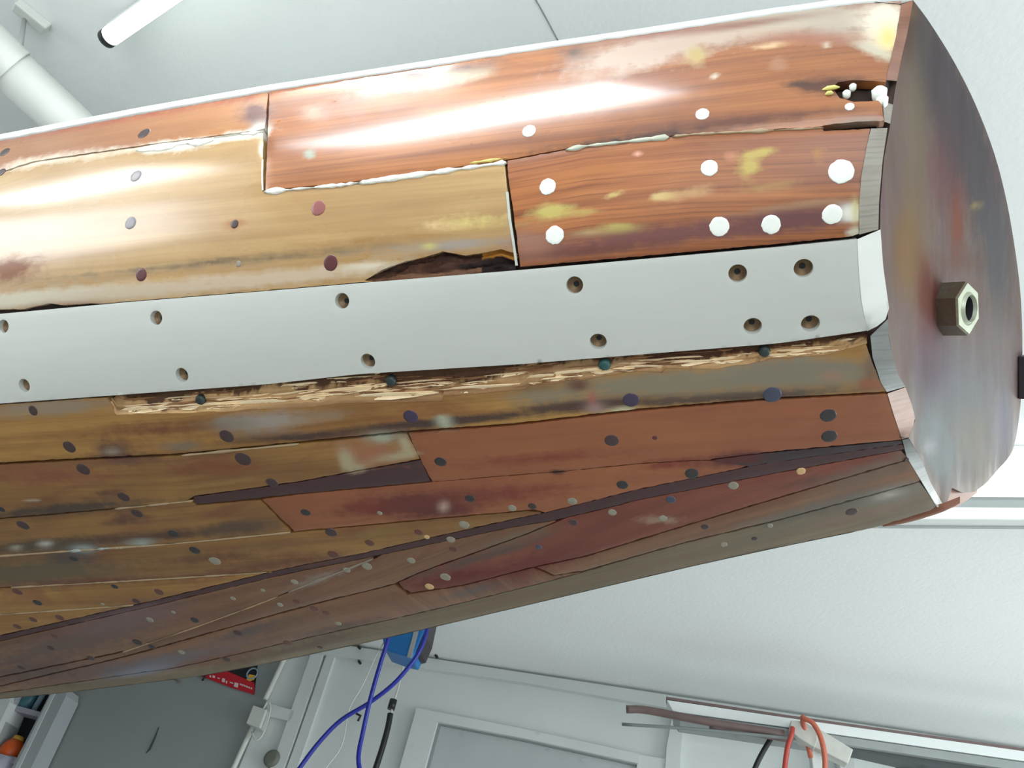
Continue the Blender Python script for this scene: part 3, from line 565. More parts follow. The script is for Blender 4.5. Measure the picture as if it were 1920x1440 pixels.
def pm(name, r_, g_, b_, **k): return paint(name, srgb(r_, g_, b_), k.get('rough', .38), .15, 120, coat=k.get('coat', .2))
PC = {'m': pm('maroon_plug', 84, 36, 38), 'p': pm('pink_maroon_plug', 138, 78, 74), 'g': pm('grey_plug', 128, 122, 124), 'd': pm('dark_plug', 62, 44, 44), 'k': pm('black_plug', 44, 40, 42),
      'w': paint('white_filler', srgb(232, 236, 228), .6, .04, 200), 'b': pm('blue_black_plug', 58, 62, 82), 'v': pm('violet_plug', 58, 46, 70), 's': paint('silvery_filler', srgb(134, 130, 114), .5, .25, 200), 'r': pm('brown_plug', 92, 54, 42), 't': paint('tan_filler', srgb(190, 158, 112), .6, .1, 200)}
PLUGS = [(270, 250, 22, 'd'), (9, 285, 17, 'd'), (2, 323, 15, 'd'), (255, 330, 21, 'g'), (245, 418, 21, 'g'), (265, 515, 21, 'm'), (597, 390, 27, 'p'), (620, 493, 27, 'm'), (440, 420, 15, 'd'), (447, 495, 10, 's'),
 (992, 246, 26, 'w'), (1317, 214, 26, 'w'), (1593, 200, 18, 'w'), (1027, 350, 31, 'w'), (1040, 441, 34, 'w'), (1330, 315, 33, 'w'), (1577, 322, 49, 'w'), (1349, 425, 38, 'w'), (1446, 421, 37, 'w'), (1560, 402, 39, 'w'),
 (62, 770, 16, 'd'), (130, 838, 21, 'd'), (425, 818, 25, 'd'), (770, 781, 27, 'v'), (1183, 750, 31, 'v'), (1448, 740, 36, 'b'),
 (156, 880, 22, 'd'), (456, 861, 28, 'd'), (510, 905, 21, 'd'), (2, 955, 14, 'k'), (232, 932, 22, 'd'),
 (43, 985, 22, 'd'), (257, 963, 22, 'd'), (325, 1001, 21, 'k'),
 (826, 866, 22, 'k'), (1147, 826, 27, 'd'), (1228, 821, 10, 'm'), (1553, 779, 32, 'k'), (1555, 818, 31, 'k'),
 (573, 961, 19, 'k'), (881, 935, 20, 'k'), (1167, 909, 22, 'k'), (1297, 888, 26, 'k'), (712, 962, 11, 's'), (960, 953, 18, 's'), (998, 949, 18, 'd'), (1073, 940, 20, 's'),
 (621, 999, 24, 'd'), (693, 1018, 20, 'r'), (625, 1040, 24, 'r'), (365, 1032, 22, 'k'), (870, 984, 22, 's'), (785, 998, 18, 'r'), (403, 1052, 24, 's'), (800, 1007, 12, 't'), (138, 1048, 16, 'k'),
 (845, 1012, 18, 's'), (1150, 962, 0, 'r'), (1243, 972, 18, 's'), (1258, 937, 20, 'b'), (1375, 911, 20, 's'), (1502, 884, 18, 't'), (1148, 961, 18, 's'), (1075, 980, 18, 'd'), (850, 1030, 18, 'r'), (1010, 1026, 14, 'b'), (1322, 988, 18, 'd'),
 (1444, 986, 14, 's'), (1357, 1021, 17, 's'), (1597, 960, 27, 'd'), (835, 1082, 24, 's'), (805, 1100, 20, 't'), (1415, 1010, 14, 'd'), (1700, 862, 10, 'd'),
 (70, 1130, 18, 'k'), (215, 1100, 14, 'k'), (298, 1110, 20, 'r'), (33, 1110, 20, 'r'), (255, 1127, 16, 'd'), (112, 1158, 18, 'r'), (62, 1162, 16, 'r'), (32, 1175, 16, 'r'), (192, 1133, 8, 's'), (365, 1163, 18, 'k'), (325, 1148, 10, 's'), (281, 1162, 15, 's'), (437, 1122, 12, 's'), (493, 1107, 10, 's'), (552, 1091, 16, 's'), (525, 1134, 14, 's'), (556, 1128, 18, 'r'), (590, 1142, 20, 'r'), (612, 1150, 18, 'r'), (634, 1169, 14, 's'), (688, 1062, 22, 's'), (650, 1069, 16, 's'), (771, 1051, 18, 's'), (257, 1204, 20, 'k'), (285, 1213, 14, 'k'), (170, 1234, 16, 'd'), (446, 1187, 20, 'd'), (340, 1223, 15, 's'), (95, 1215, 16, 'd'), (425, 1237, 18, 'd'), (540, 1206, 20, 'r'), (600, 1214, 12, 'd'), (40, 1252, 14, 'd'), (103, 1193, 16, 'r')]
for x, y, w, c in PLUGS:
    if w <= 0: continue
    if y > 920 and c != 'w': w = w * (.92 - .12 * min(1, (y - 920) / 200))
    disc('plug', x, y, wpx_to_r(x, y, w), PC[c], host(x, y), proud=.0003 if c != 'w' else .0006, irregular=.05 if c in 'wst' else .02)
# big plug's smeared neighbour and the half-open hole
# screws down the white plank's holes
SCR = paint('old_bronze_screw', srgb(120, 98, 72), .5, .2, 200, metal=.5); SLOT = M['dark']
TANW = paint('bare_wood_hole', srgb(150, 122, 84), .7, .2, 150)
for x, y, w in HOLES:
    c = hull_w(x, y)[0]; nn = hull_n(x, y)[0]; a = HD - nn * (HD @ nn); a /= np.linalg.norm(a); b = np.cross(nn, a); n = 20
    V = [c - nn * .0085]; F_ = []
    for rr, h in ((.35, -.0085), (.72, -.0065), (.99, -.0045)):
        for k in range(n):
            q = 2 * math.pi * k / n; V.append(c + R_HOLE * rr * (math.cos(q) * a + math.sin(q) * b) + nn * h)
    for k in range(n):
        k2 = (k + 1) % n; F_.append((0, 1 + k, 1 + k2))
        for q in range(2): F_.append((1 + q * n + k, 1 + (q + 1) * n + k, 1 + (q + 1) * n + k2, 1 + q * n + k2))
    so = sub(mesh_obj('screw', V, F_, SCR, smooth=True), WHITE); so.data.materials.append(SLOT)
    for i in range(0, len(so.data.polygons)):
        if so.data.polygons[i].vertices[0] == 0: so.data.polygons[i].material_index = 1

# ------------------------------------------------------------------ inner hull, far side, deck
def grid_obj(name, G, mat, smooth=True, uv=None, parent=HULL):
    G = np.asarray(G); r_, c_ = G.shape[:2]
    F_ = [(i * c_ + j, i * c_ + j + 1, (i + 1) * c_ + j + 1, (i + 1) * c_ + j) for i in range(r_ - 1) for j in range(c_ - 1)]
    o = mesh_obj(name, G.reshape(-1, 3), F_, mat, smooth=smooth, uvs=None if uv is None else np.asarray(uv).reshape(-1, 2)); adopt(parent, o); return o

xs = np.concatenate([np.linspace(-1000, XL, 15), np.linspace(XL + 20, 1600, 90), [1612, 1624, 1636, 1644]])
ts = np.linspace(0.012, .992, 70)
G = []
for t in ts:
    y = E0(xs) * (1 - t) + BT(xs) * t; xr = xs.copy()
    # right end follows the plank ends
    G.append(hull_w(xr, y) - hull_n(xr, y) * .0135)
grid_obj('inner_lining', G, M['core'])
# the hull forward of the replaced planks, outside the frame
xs2 = np.linspace(-1000, XL + 1, 24)
for nm, ta, tb, mt in [('forward_planking', 0, .09, 'tawny'), ('forward_planking', .0905, .289, 'honey'), ('white_plank_forward_length', .291, .446, 'white'), ('forward_planking', .448, .70, 'olive'), ('forward_planking', .7015, 1, 'umber')]:
    G = []; U = []
    for t in np.linspace(ta, tb, max(5, int((tb - ta) * 60))):
        y = E0(xs2) * (1 - t) + BT(xs2) * t; G.append(hull_w(xs2, y) + hull_n(xs2, y) * (.0022 if mt == 'white' else 0)); U.append(np.stack([hull_w(xs2, y) @ HD, np.full(len(xs2), t * .8)], 1))
    grid_obj(nm, G, WD_[mt], uv=U)

# transom face outline (left along the plank ends, right along the deck's camber)
TRr = [(1712, 0), (1745, 45), (1790, 118), (1830, 198), (1865, 290), (1888, 380), (1905, 480), (1914, 560), (1917, 650), (1915, 740), (1905, 820), (1893, 855), (1870, 882), (1850, 905), (1828, 922)]
TRb = [(1805, 924), (1792, 918), (1785, 915), (1780, 930), (1774, 946)]
sp = [tuple(p) for p in spline([np.array(p, float) for p in TRr], 4)]
outl = sp + TRb + TL[::-1][:-1]
def poly_fill(outline, step):
    A = densify(outline, step); P = [Vector((float(p[0]), float(p[1]))) for p in A]; n = len(P); A = np.array(A)
    gx, gy = np.meshgrid(np.arange(A[:, 0].min(), A[:, 0].max(), step), np.arange(A[:, 1].min(), A[:, 1].max(), step)); gx = gx.ravel() + .3; gy = gy.ravel() + .3
    k = in_poly(gx, gy, A); gx, gy = gx[k], gy[k]; k = dist_to(gx, gy, A) > step * .4; gx, gy = gx[k], gy[k]
    P += [Vector((float(a), float(b))) for a, b in zip(gx, gy)]
    vs, es, fs, ov, oe, of = delaunay_2d_cdt(P, [(i, (i + 1) % n) for i in range(n)], [], 0, 1e-4)
    V = np.array([(v.x, v.y) for v in vs]); T = np.array([f for f in fs if len(f) == 3]); c = V[T].mean(1); T = T[in_poly(c[:, 0], c[:, 1], A)]
    return V, T, A
V, T, A = poly_fill(outl, 11)
W3 = np.array([on_transom(a, b) for a, b in V]); vt = [p for p in W3]; Fc = []
for a, b, c in T:
    n = np.cross(W3[b] - W3[a], W3[c] - W3[a]); Fc.append((a, b, c) if n @ TN > 0 else (a, c, b))
nf = len(Fc); base = len(vt); An = len(A)
vt += [on_transom(a, b, -.0003) for a, b in A] + [on_transom(a, b, -.0003) - TN * .02 for a, b in A]
Fc += [(base + i, base + (i + 1) % An, base + An + (i + 1) % An, base + An + i) for i in range(An)]
# grain runs down the transom
tv = on_transom(1800, 900) - on_transom(1790, 100); tv /= np.linalg.norm(tv); th = np.cross(TN, tv)
uvs = np.array([((p - TC) @ tv, (p - TC) @ th) for p in vt])
TR = mesh_obj('transom', vt, Fc, WD_['transom'], uvs=uvs); adopt(HULL, TR)
TR['label'] = 'faded purple-brown transom with a bronze nut at its middle'
TST = [(1720, 260, 26, 300, 0, srgb(138, 126, 108), .8), (1700, 480, 30, 90, 0, srgb(150, 116, 78), .9), (1700, 60, 16, 60, 10, srgb(112, 82, 66), .9), (1712, 22, 12, 14, 0, srgb(150, 125, 85), 1.1), (1770, 180, 36, 220, -14, srgb(88, 82, 86), 1.1), (1830, 300, 34, 170, -12, srgb(92, 88, 94), .9), (1795, 410, 14, 60, 0, srgb(150, 92, 72), .85), (1872, 480, 30, 120, 0, srgb(104, 106, 110), .8), (1760, 330, 30, 80, 0, srgb(128, 90, 92), .6),
       (1740, 640, 30, 60, 0, srgb(128, 98, 104), .8), (1800, 740, 70, 80, 20, srgb(146, 150, 156), 1.0), (1830, 830, 60, 70, 0, srgb(160, 156, 148), .9), (1760, 840, 30, 70, -20, srgb(158, 166, 168), 1.1), (1742, 838, 10, 12, 0, srgb(196, 196, 198), 1.1), (1850, 650, 50, 60, 0, srgb(142, 132, 130), .8), (1745, 690, 36, 50, 0, srgb(122, 106, 118), .8), (1731, 545, 14, 60, 0, srgb(130, 78, 66), .8), (1750, 560, 16, 60, 0, srgb(110, 55, 45), 1.0), (1831, 387, 5, 6, 0, srgb(190, 170, 110), 1.3), (1800, 490, 40, 20, 0, srgb(130, 100, 90), .7), (1880, 800, 20, 70, 0, srgb(150, 150, 160), .8)]
_keep = STA; STA = [(np.array(s[:4], float), math.radians(s[4]), tuple(c * .52 for c in s[5]), s[6]) for s in TST]
PX = np.concatenate([V, A, A]); at = TR.data.attributes.new('stain', 'FLOAT_COLOR', 'POINT'); at.data.foreach_set('color', stain_at(PX[:, 0], PX[:, 1]).astype(np.float32).ravel())
STA = _keep

# deck and far side closing the hull: camber curve swept forward
T0, B0 = on_transom(1712, 0), on_transom(1774, 946)
cam_pts = [on_transom(*p) for p in sp] + [on_transom(1800, 922), B0]
offs = []
for i, p in enumerate(cam_pts):
    s = ((p - T0) @ (B0 - T0)) / ((B0 - T0) @ (B0 - T0)); offs.append((s, (p - T0) - s * (B0 - T0)))
G = [[p - TN * .012 for p in cam_pts]]
for x in np.concatenate([np.linspace(1600, XL, 26), np.linspace(XL - 60, -1000, 8)]):
    T_, B_ = hull_w(x, E0(x))[0], hull_w(x, BT(x))[0]; k = np.linalg.norm(B_ - T_) / np.linalg.norm(B0 - T0)
    G.append([T_ + s * (B_ - T_) + o * k for s, o in offs])
grid_obj('deck', G, paint('dark_deck', (.17, .19, .185), .6, .2, 12), smooth=True)  # unseen deck kept dark so it bounces little light to the ceiling
# white capping along the sheer
xs3 = np.linspace(XL, 1700, 90); G = []
jag = nrng.normal(0, .5, len(xs3))
for k, (dy, off) in enumerate(((-1, -.015), (-1.5, .0012), (1, .0022), (6.5, .0022), (8.2, .0010), (8.5, -.006))):
    y = E0(xs3) + dy + (jag if k >= 3 else 0) - np.clip((xs3 - 1500) / 40, 0, 2); G.append(hull_w(xs3, y) + hull_n(xs3, y) * off)
o = grid_obj('sheer_capping', G, M['rim']); o['label'] = 'thin white painted edge along the top of the hull'

# ------------------------------------------------------------------ plank ends against the transom
def ribbon(name, E, Tn, mat, n=4, stc=None, off=0.):
    E = densify_open(E, 9); 
    TLd = densify_open(Tn, 9, len(E)); E = densify_open(E, 9, len(E))
    G = []; U = []
    for (ex, ey), (tx, ty) in zip(E, TLd):
        a = hull_w(ex, ey)[0] + hull_n(ex, ey)[0] * off; b = on_transom(tx, ty, .0006); G.append([a + (b - a) * k / n for k in range(n + 1)])
    G = np.array(G); U = np.stack([G @ HD * 3 + .3, (G @ tv)], -1)
    o = grid_obj(name, G, mat, uv=U)
    if stc is not None:
        cc = np.zeros((len(o.data.vertices), 4), np.float32); cc[:, :3] = stc[0]; cc[:, 3] = stc[1]; at = o.data.attributes.new('stain', 'FLOAT_COLOR', 'POINT'); at.data.foreach_set('color', cc.ravel())
    return o
def densify_open(P, step, count=None):
    P = [np.array(p, float) for p in P]; d = [0]
    for a, b in zip(P, P[1:]): d.append(d[-1] + np.linalg.norm(b - a))
    n = count or max(3, int(d[-1] / step)); s = np.linspace(0, d[-1], n); d = np.array(d); A = np.array(P)
    return [np.array([np.interp(q, d, A[:, 0]), np.interp(q, d, A[:, 1])]) for q in s]
MEND = {'br': wood('end_grain_brown', srgb(110, 66, 48), srgb(150, 100, 76), 20, .5, .1), 'gr': wood('end_grain_grey', srgb(124, 116, 104), srgb(152, 146, 134), 21, .55, .05), 'pk': wood('end_grain_pink', srgb(178, 150, 138), srgb(196, 170, 158), 22, .55, .0), 'lg': wood('end_grain_pale_grey', srgb(140, 144, 142), srgb(168, 172, 170), 23, .55, .0)}
def tlseg(y0, y1):
    f = ipl([(p[1], p[0]) for p in TL]); ys = np.linspace(y0, y1, 8); return [(float(f(y)), y) for y in ys]
ribbon('plank_end', [(1690, 8), (1682, 60), (1668, 120), (1661, 150)], tlseg(0, 152), MEND['br'])
ribbon('plank_end', [(1655, 190), (1658, 228)], tlseg(196, 232), MEND['gr'])
ribbon('plank_end', [(1633, 241), (1624, 280), (1615, 330), (1611, 380), (1611, 440)], [(1664, 240), (1655, 300), (1648, 380), (1647, 430)], MEND['gr'])
we = ribbon('white_plank_end', [(1607, 448), (1609, 500), (1614, 560), (1625, 619)], [(1651, 430), (1656, 500), (1667, 578), (1660, 600), (1644, 612)], WD_['white'], off=.0022)
ribbon('plank_end', [(1632, 630), (1636, 670), (1652, 718), (1663, 735)], [(1665, 598), (1666, 630), (1673, 665), (1685, 705), (1698, 725)], MEND['lg'])
ribbon('plank_end', [(1664, 738), (1675, 775), (1691, 823)], [(1698, 726), (1712, 765), (1716, 788), (1704, 820)], MEND['pk'])
ribbon('plank_end', [(1692, 825), (1700, 857), (1728, 903), (1757, 951)], [(1704, 822), (1728, 862), (1745, 905), (1769, 948)], MEND['lg'])
# backing strip closing the gap between planking and transom
ys = np.linspace(6, 948, 60); G = []
ebf = ipl([(6, 1688), (120, 1664), (235, 1652), (330, 1612), (440, 1606), (560, 1612), (640, 1626), (735, 1660), (825, 1690), (903, 1726), (950, 1756)])
tlf = ipl([(p[1], p[0]) for p in TL])
for y in ys:
    a = hull_w(ebf(y) - 6, y)[0] - hull_n(ebf(y) - 6, y)[0] * .009; b = on_transom(float(tlf(y)) + 2, y, -.006); G.append([a, (a + b) / 2, b])
grid_obj('frame_timber', G, M['core'])
# reddish timber showing under the broken corner of the transom
rw = wood('broken_corner_wood', srgb(96, 52, 34), srgb(140, 88, 62), 30, .6, 0)
mb = MB(); q = [on_transom(x, y, -.006) for x, y in [(1786, 912), (1796, 921), (1812, 920), (1834, 912), (1832, 924), (1815, 937), (1795, 950), (1770, 956), (1776, 934)]]
mb.prism(q, -TN * .03); o = mb.obj('corner_block', rw, HULL)
G = []
for x in np.linspace(1655, 1800, 20):
    yb = float(ipl([(1655, 987), (1700, 975), (1769, 955), (1800, 943)])(x)); w = 1 + 9 * math.sin((x - 1655) / 145 * math.pi) ** .7
    pt = on_transom(min(x + 40, 1800), 940, -.01); z = float(hullZ(min(x, 1768), float(BT(min(x, 1768))))) + .008
    G.append([EYE + ray(x, yb - 12) * z, EYE + ray(x, yb) * z, EYE + ray(x, yb + w * .6) * (z + .006), EYE + ray(x, yb) * (z + .02)])
grid_obj('splintered_edge', G, rw)

# ------------------------------------------------------------------ gouged strip below the white plank, rotten pocket above it
def fib(n, amp, smooth):
    a = nrng.normal(0, 1, n); k = np.ones(smooth) / smooth; a = np.convolve(np.pad(a, smooth, mode='edge'), k, 'same')[smooth:-smooth]; return a / (a.std() + 1e-9) * amp
def cavity(name, upper, lower, x0, x1, mat, d_low, d_high, ncol, nrow, colf, amp=.0016, jag=2.5, vs=.03):
    xs = np.linspace(x0, x1, ncol); G = []; U = []; C = []
    rows = [(fib(ncol, amp * .8, 27) + fib(ncol, amp * .35, 7)) for _ in range(nrow)]; rowy = [fib(ncol, jag, 17) for _ in range(nrow)]
    for j in range(nrow):
        t = j / (nrow - 1); yl, yu = lower(xs), upper(xs); y = yl * (1 - t) + yu * t + (rowy[j] if 0 < j < nrow - 1 else 0)
        dep = d_low + (d_high - d_low) * t ** 1.1 + (rows[j] if j else 0); dep = np.maximum(dep, .0004) + np.zeros(ncol)
        G.append(hull_w(xs, y) - hull_n(xs, y) * dep[:, None]); U.append(np.stack([hull_w(xs, y) @ HD, np.full(ncol, t * .03)], 1)); C.append([colf(x, t) for x in xs])
    o = grid_obj(name, G, mat, smooth=True, uv=U); cc = np.array(C, np.float32).reshape(-1, 4)
    at = o.data.attributes.new('stain', 'FLOAT_COLOR', 'POINT'); at.data.foreach_set('color', cc.ravel()); return o
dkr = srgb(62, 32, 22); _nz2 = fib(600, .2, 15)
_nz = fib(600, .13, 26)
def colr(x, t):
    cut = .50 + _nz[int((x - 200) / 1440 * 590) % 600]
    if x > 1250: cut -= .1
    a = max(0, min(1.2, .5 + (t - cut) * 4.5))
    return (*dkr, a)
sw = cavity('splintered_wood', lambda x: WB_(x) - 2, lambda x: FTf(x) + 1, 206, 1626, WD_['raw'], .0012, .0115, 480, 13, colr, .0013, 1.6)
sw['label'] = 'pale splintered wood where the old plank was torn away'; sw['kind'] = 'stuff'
# torn shards and slivers lying along the gouge
def shards(name, spec, mat):
    mb = MB()
    for x, t, L_, w, sl, up in spec:
        w *= 1.5; up += .0012
        P_ = []; y0 = float(FTf(x)) * (1 - t) + float(WB_(x)) * t; d0 = .0105 * t + .0008
        gs = -.072 if x < 1150 else -.055          # the seam's own slope
        for f_, h in ((0, .15), (.12, .75), (.4, 1.), (.7, .8), (.92, .45), (1, .05)):
            P_.append((x + L_ * f_ + rng.uniform(-2, 2), y0 + (gs + sl) * L_ * f_ - w * h * .5 + rng.uniform(-.5, .5), d0 - up * math.sin(f_ * 3.1)))
        for f_, h in ((.95, .3), (.75, .7), (.45, 1.), (.15, .8), (.02, .2)):
            P_.append((x + L_ * f_ + rng.uniform(-2, 2), y0 + (gs + sl) * L_ * f_ + w * h * .5 + rng.uniform(-.4, .4), d0 - up * math.sin(f_ * 3.1) + .0012))
        V_ = [hull_w(a, b)[0] - hull_n(a, b)[0] * max(c, -.0006) for a, b, c in P_]; nn = hull_n(x, y0)[0]
        mb.prism(V_, -nn * .0016)
    o = mb.obj(name, mat, HULL); o['kind'] = 'stuff'; return o
sp1 = [(222, .17, 95, 9, 0, .0016), (330, .2, 60, 8, -.03, .001), (372, .16, 40, 8, -.12, .001), (400, .22, 55, 7, -.05, .0014), (440, .2, 105, 12, .01, .002), (300, .55, 70, 5, -.02, .001), (520, .72, 70, 7, -.04, .002), (585, .80, 150, 7, .01, .0016), (545, .28, 70, 6, -.1, .001), (590, .42, 120, 9, -.03, .002), (660, .16, 160, 9, .01, .0018), (725, .5, 110, 6, -.02, .0014), (672, .88, 45, 9, -.05, .0015), (830, .22, 160, 10, .0, .002), (900, .5, 90, 5, -.03, .001), (985, .3, 60, 10, -.06, .0015), (1030, .28, 75, 12, -.04, .0022), (1088, .28, 60, 9, .02, .001), (1150, .22, 105, 8, .0, .0016), (1230, .45, 90, 7, -.03, .0014), (1255, .2, 80, 7, -.02, .0014), (1330, .3, 60, 8, -.02, .001), (1445, .3, 70, 7, 0, .0012), (1500, .32, 80, 6, 0, .001), (1575, .4, 40, 6, -.1, .001)]
sp1 += [(rng.uniform(215, 1540), rng.uniform(.12, .5), rng.uniform(30, 90), rng.uniform(2, 5), rng.uniform(-.06, .03), .0012) for _ in range(60)]
shards('wood_sliver', sp1, paint('raw_sliver', srgb(246, 222, 184), .7, .12, 40))
shards('wood_sliver', [(rng.uniform(215, 1540), rng.uniform(.2, .75), rng.uniform(30, 110), rng.uniform(1.5, 4), rng.uniform(-.06, .03), .001) for _ in range(60)], paint('tan_sliver', srgb(150, 108, 74), .75, .3, 40))
RU = ipl([(680, 527), (715, 505), (760, 489), (795, 481), (830, 470), (872, 478), (905, 473), (938, 466), (966, 478)])
def colt(x, t):
    if x > 900 and t > .72: return (*srgb(190, 130, 50), 1.0)
    if t < .3 and x < 900: return (*srgb(120, 85, 62), .75)
    if x > 860 and t < .6: return (*srgb(20, 12, 12), 1.)
    return (*srgb(44, 24, 18), .55)
o = cavity('rotten_pocket', lambda x: RU(x) - 1, lambda x: WT(x) + 2, 684, 966, WD_['rot'], .0085, .006, 110, 12, colt, .0022, 2.)
o['label'] = 'dark rotten wood above the white plank'
# crack of rot at the left end
CU = ipl([(-300, 606), (0, 579), (40, 579), (90, 568), (120, 571), (160, 568), (200, 568)])
cavity('rotten_pocket', lambda x: CU(x) - 1, lambda x: WT(x) + 2, -40, 205, WD_['rot'], .008, .004, 60, 6, lambda x, t: (*srgb(30, 20, 16), .9), .001, 1.)
# putty along the open seams
PUT = paint('white_putty', srgb(226, 226, 214), .7, .1, 60, bump=.4, bscale=200)
PUT2 = paint('cream_putty', srgb(158, 136, 106), .7, .15, 60)
def putty(fn, x0, x1, w, mat, dy=0., proud=.0008, gaps=0., wv=.5):
    n = max(6, int((x1 - x0) / 8)); xs = np.linspace(x0, x1, n); ww = np.clip(w * (1 + fib(n, wv, 3)), .5, None)
    if gaps: ww = np.where(fib(n, 1, 5) > gaps, ww, .35)
    ww[0] = ww[-1] = .3; yc = fn(xs) + dy
    G = [hull_w(xs, yc - ww / 2) - hull_n(xs, yc) * .002, hull_w(xs, yc - ww / 2 + .3) + hull_n(xs, yc) * proud, hull_w(xs, yc + ww / 2 - .3) + hull_n(xs, yc) * proud, hull_w(xs, yc + ww / 2) - hull_n(xs, yc) * .002]
    return grid_obj('seam_putty', G, mat)
putty(S2, 494, 700, 7, PUT, 3); putty(S2, 672, 950, 9, PUT, 4, wv=.3); putty(S2, 1060, 1255, 6, paint('grey_putty', srgb(176, 178, 160), .7, .2, 80), 2); putty(S2, 1260, 1545, 4, PUT2, 2)
putty(S2, 880, 950, 5, paint('yellow_putty', srgb(215, 200, 110), .6, .2, 80), -4)
putty(ipl([(-300, 330), (0, 318), (300, 275), (494, 249)]), 255, 400, 9, PUT, 2, wv=.7); putty(ipl([(255, 275), (494, 247)]), 400, 494, 6, PUT, 0, gaps=.1, wv=.8)
putty(S5, -300, 545, 2.0, PUT2, 0); putty(S5, 130, 300, 3.5, paint('pale_blue_putty', srgb(160, 168, 162), .7, .2, 80), 0, gaps=.2)
putty(S7, -300, 250, 1.6, PUT2); putty(S6, 20, 500, 1.4, PUT2, gaps=-.4); putty(T1, 230, 520, 1.1, PUT2); putty(T1, 540, 700, 2.2, paint('grey_seam_putty', srgb(130, 118, 106), .7, .2, 80)); putty(S3, 340, 560, 2, PUT2, 1); putty(S4, 215, 362, 2.2, PUT2, 0, gaps=-.6)
def vputty(pts, w, mat):
    P_ = densify_open(pts, 6); G = [[], []]
    for x, y in P_:
        nn = hull_n(x, y)[0]
        G[0].append(hull_w(x - w / 2, y)[0] + nn * .0006); G[1].append(hull_w(x + w / 2, y)[0] + nn * .0006)
    grid_obj('seam_putty', G, mat)
vputty([(951, 360), (956, 410), (963, 455), (969, 498)], 5, paint('grey_joint_putty', srgb(186, 190, 180), .7, .1, 80)); vputty([(493, 300), (492, 330), (493, 357)], 3, PUT)

# old nails left in the gouge
for x, y, w in [(373, 752, 17), (731, 717, 20), (1133, 687, 23), (1434, 662, 24)]:
    c = hull_w(x, y)[0] - hull_n(x, y)[0] * .006; nn = hull_n(x, y)[0]; r = wpx_to_r(x, y, w)
    mb = MB(); mb.tube([c - nn * .004, c + nn * .003, c + nn * .0055, c + nn * .006], [r * .95, r, r * .8, r * .35], 14); mb.obj('nail', M['verdigris'] if x == 1133 else M['dark_nail'], HULL, smooth=True)
# filler crumbs around the hole near the transom
mb = MB()
for (x, y, rx, mk) in [(1558, 166, 15, 0), (1555, 176, 7, 0)]:
    c = hull_w(x, y)[0]; nn = hull_n(x, y)[0]; mb.tube([c - HD * rx * .0005 , c - HD * rx * .0002 + nn * .001, c + HD * rx * .0002 + nn * .001, c + HD * rx * .0005], [.0006, .0022, .0022, .0006], 8)
mb.obj('filler_lump', paint('yellow_filler', srgb(225, 215, 130), .6), HULL, smooth=True)
mb = MB()
for x, y, r in [(1588, 172, .0042), (1600, 158, .0036), (1650, 172, .0075), (1655, 186, .006)]:
    c = hull_w(x, y)[0] - hull_n(x, y)[0] * .004; mb.tube([c - UP * r, c - UP * r * .5, c + UP * r * .6, c + UP * r], [r * .3, r * .8, r * .9, r * .4], 10)
mb.obj('filler_lump', PC['w'], HULL, smooth=True)

# ------------------------------------------------------------------ bronze nut and the side fitting on the transom
nc = on_transom(1768, 580)                        # foot of the nut
vc = EYE - nc; vc /= np.linalg.norm(vc); ax = TN + vc * .2; ax /= np.linalg.norm(ax); nc = nc - ax * .006
up2 = tv - ax * (tv @ ax); up2 /= np.linalg.norm(up2); sd = np.cross(ax, up2)
def ring(r, h, n, ph=0.): return [nc + ax * h + r * (math.cos(2 * math.pi * k / n + ph) * up2 + math.sin(2 * math.pi * k / n + ph) * sd) for k in range(n)]
def hexr(r, h, n=48):
    out = []
    for k in range(n):
        w = 2 * math.pi * k / n; q = ((w + math.radians(30)) % math.radians(60)) - math.radians(30); out.append(nc + ax * h + r * math.cos(math.radians(30)) / math.cos(q) * (math.cos(w + math.pi / 6) * up2 + math.sin(w + math.pi / 6) * sd))
    return out
HN, RN = .033, .030
rings = [hexr(RN, 0), hexr(RN, HN - .002), hexr(RN * .94, HN), ring(RN * .62, HN, 48, math.pi / 6), ring(RN * .60, HN - .001, 48, math.pi / 6), ring(RN * .50, HN + .003, 48, math.pi / 6), ring(RN * .46, HN - .001, 48, math.pi / 6), ring(RN * .44, HN - .024, 48, math.pi / 6)]
def stack(rs, a, b):
    V_ = [p for r_ in rs for p in r_]; n = 48; return V_, [(i * n + k, i * n + (k + 1) % n, (i + 1) * n + (k + 1) % n, (i + 1) * n + k) for i in range(len(rs) - 1) for k in range(n)]
V_, F_ = stack(rings[:3], 0, 0); o = mesh_obj('nut', V_, F_, M['bronze']); 
V2, F2 = stack(rings[2:], 0, 0); k = len(V_); me = o.data
me2 = bpy.data.meshes.new('nut'); me2.from_pydata([tuple(p) for p in V_ + V2], [], F_ + [tuple(i + k for i in f) for f in F2] + [tuple(range(k + 5 * 48, k + 6 * 48))]); o.data = me2
me2.materials.append(M['bronze']); me2.materials.append(M['bronze_face']); me2.materials.append(M['dark'])
for i, p in enumerate(me2.polygons): p.material_index = 0 if i < 96 else (1 if i < 96 + 48 * 4 else 2)
sub(o, TR); o['label'] = 'bronze hexagonal nut'
# rusty stain washer under the nut
mb = MB(); mb.tube([nc, nc + ax * .0015], RN * 1.12, 32); o = mb.obj('washer', paint('stained_washer', srgb(92, 48, 40), .6, .3, 60)); sub(o, TR)
mb = MB(); q = [on_transom(x, y) for x, y in [(1908, 668), (1935, 660), (1935, 752), (1908, 748)]]; mb.prism(q, TN * .016); o = mb.obj('side_fitting', M['darkmetal'], bevel=.002); sub(o, TR)

# ================================================================== the room
def struct(name, mb, mat, **k):
    o = mb.obj(name, mat, **k); o['kind'] = 'structure'; return o
def wp(s, z, off=0.): p = WA + WD * s; return np.array([p[0], p[1], z]) + WN * off
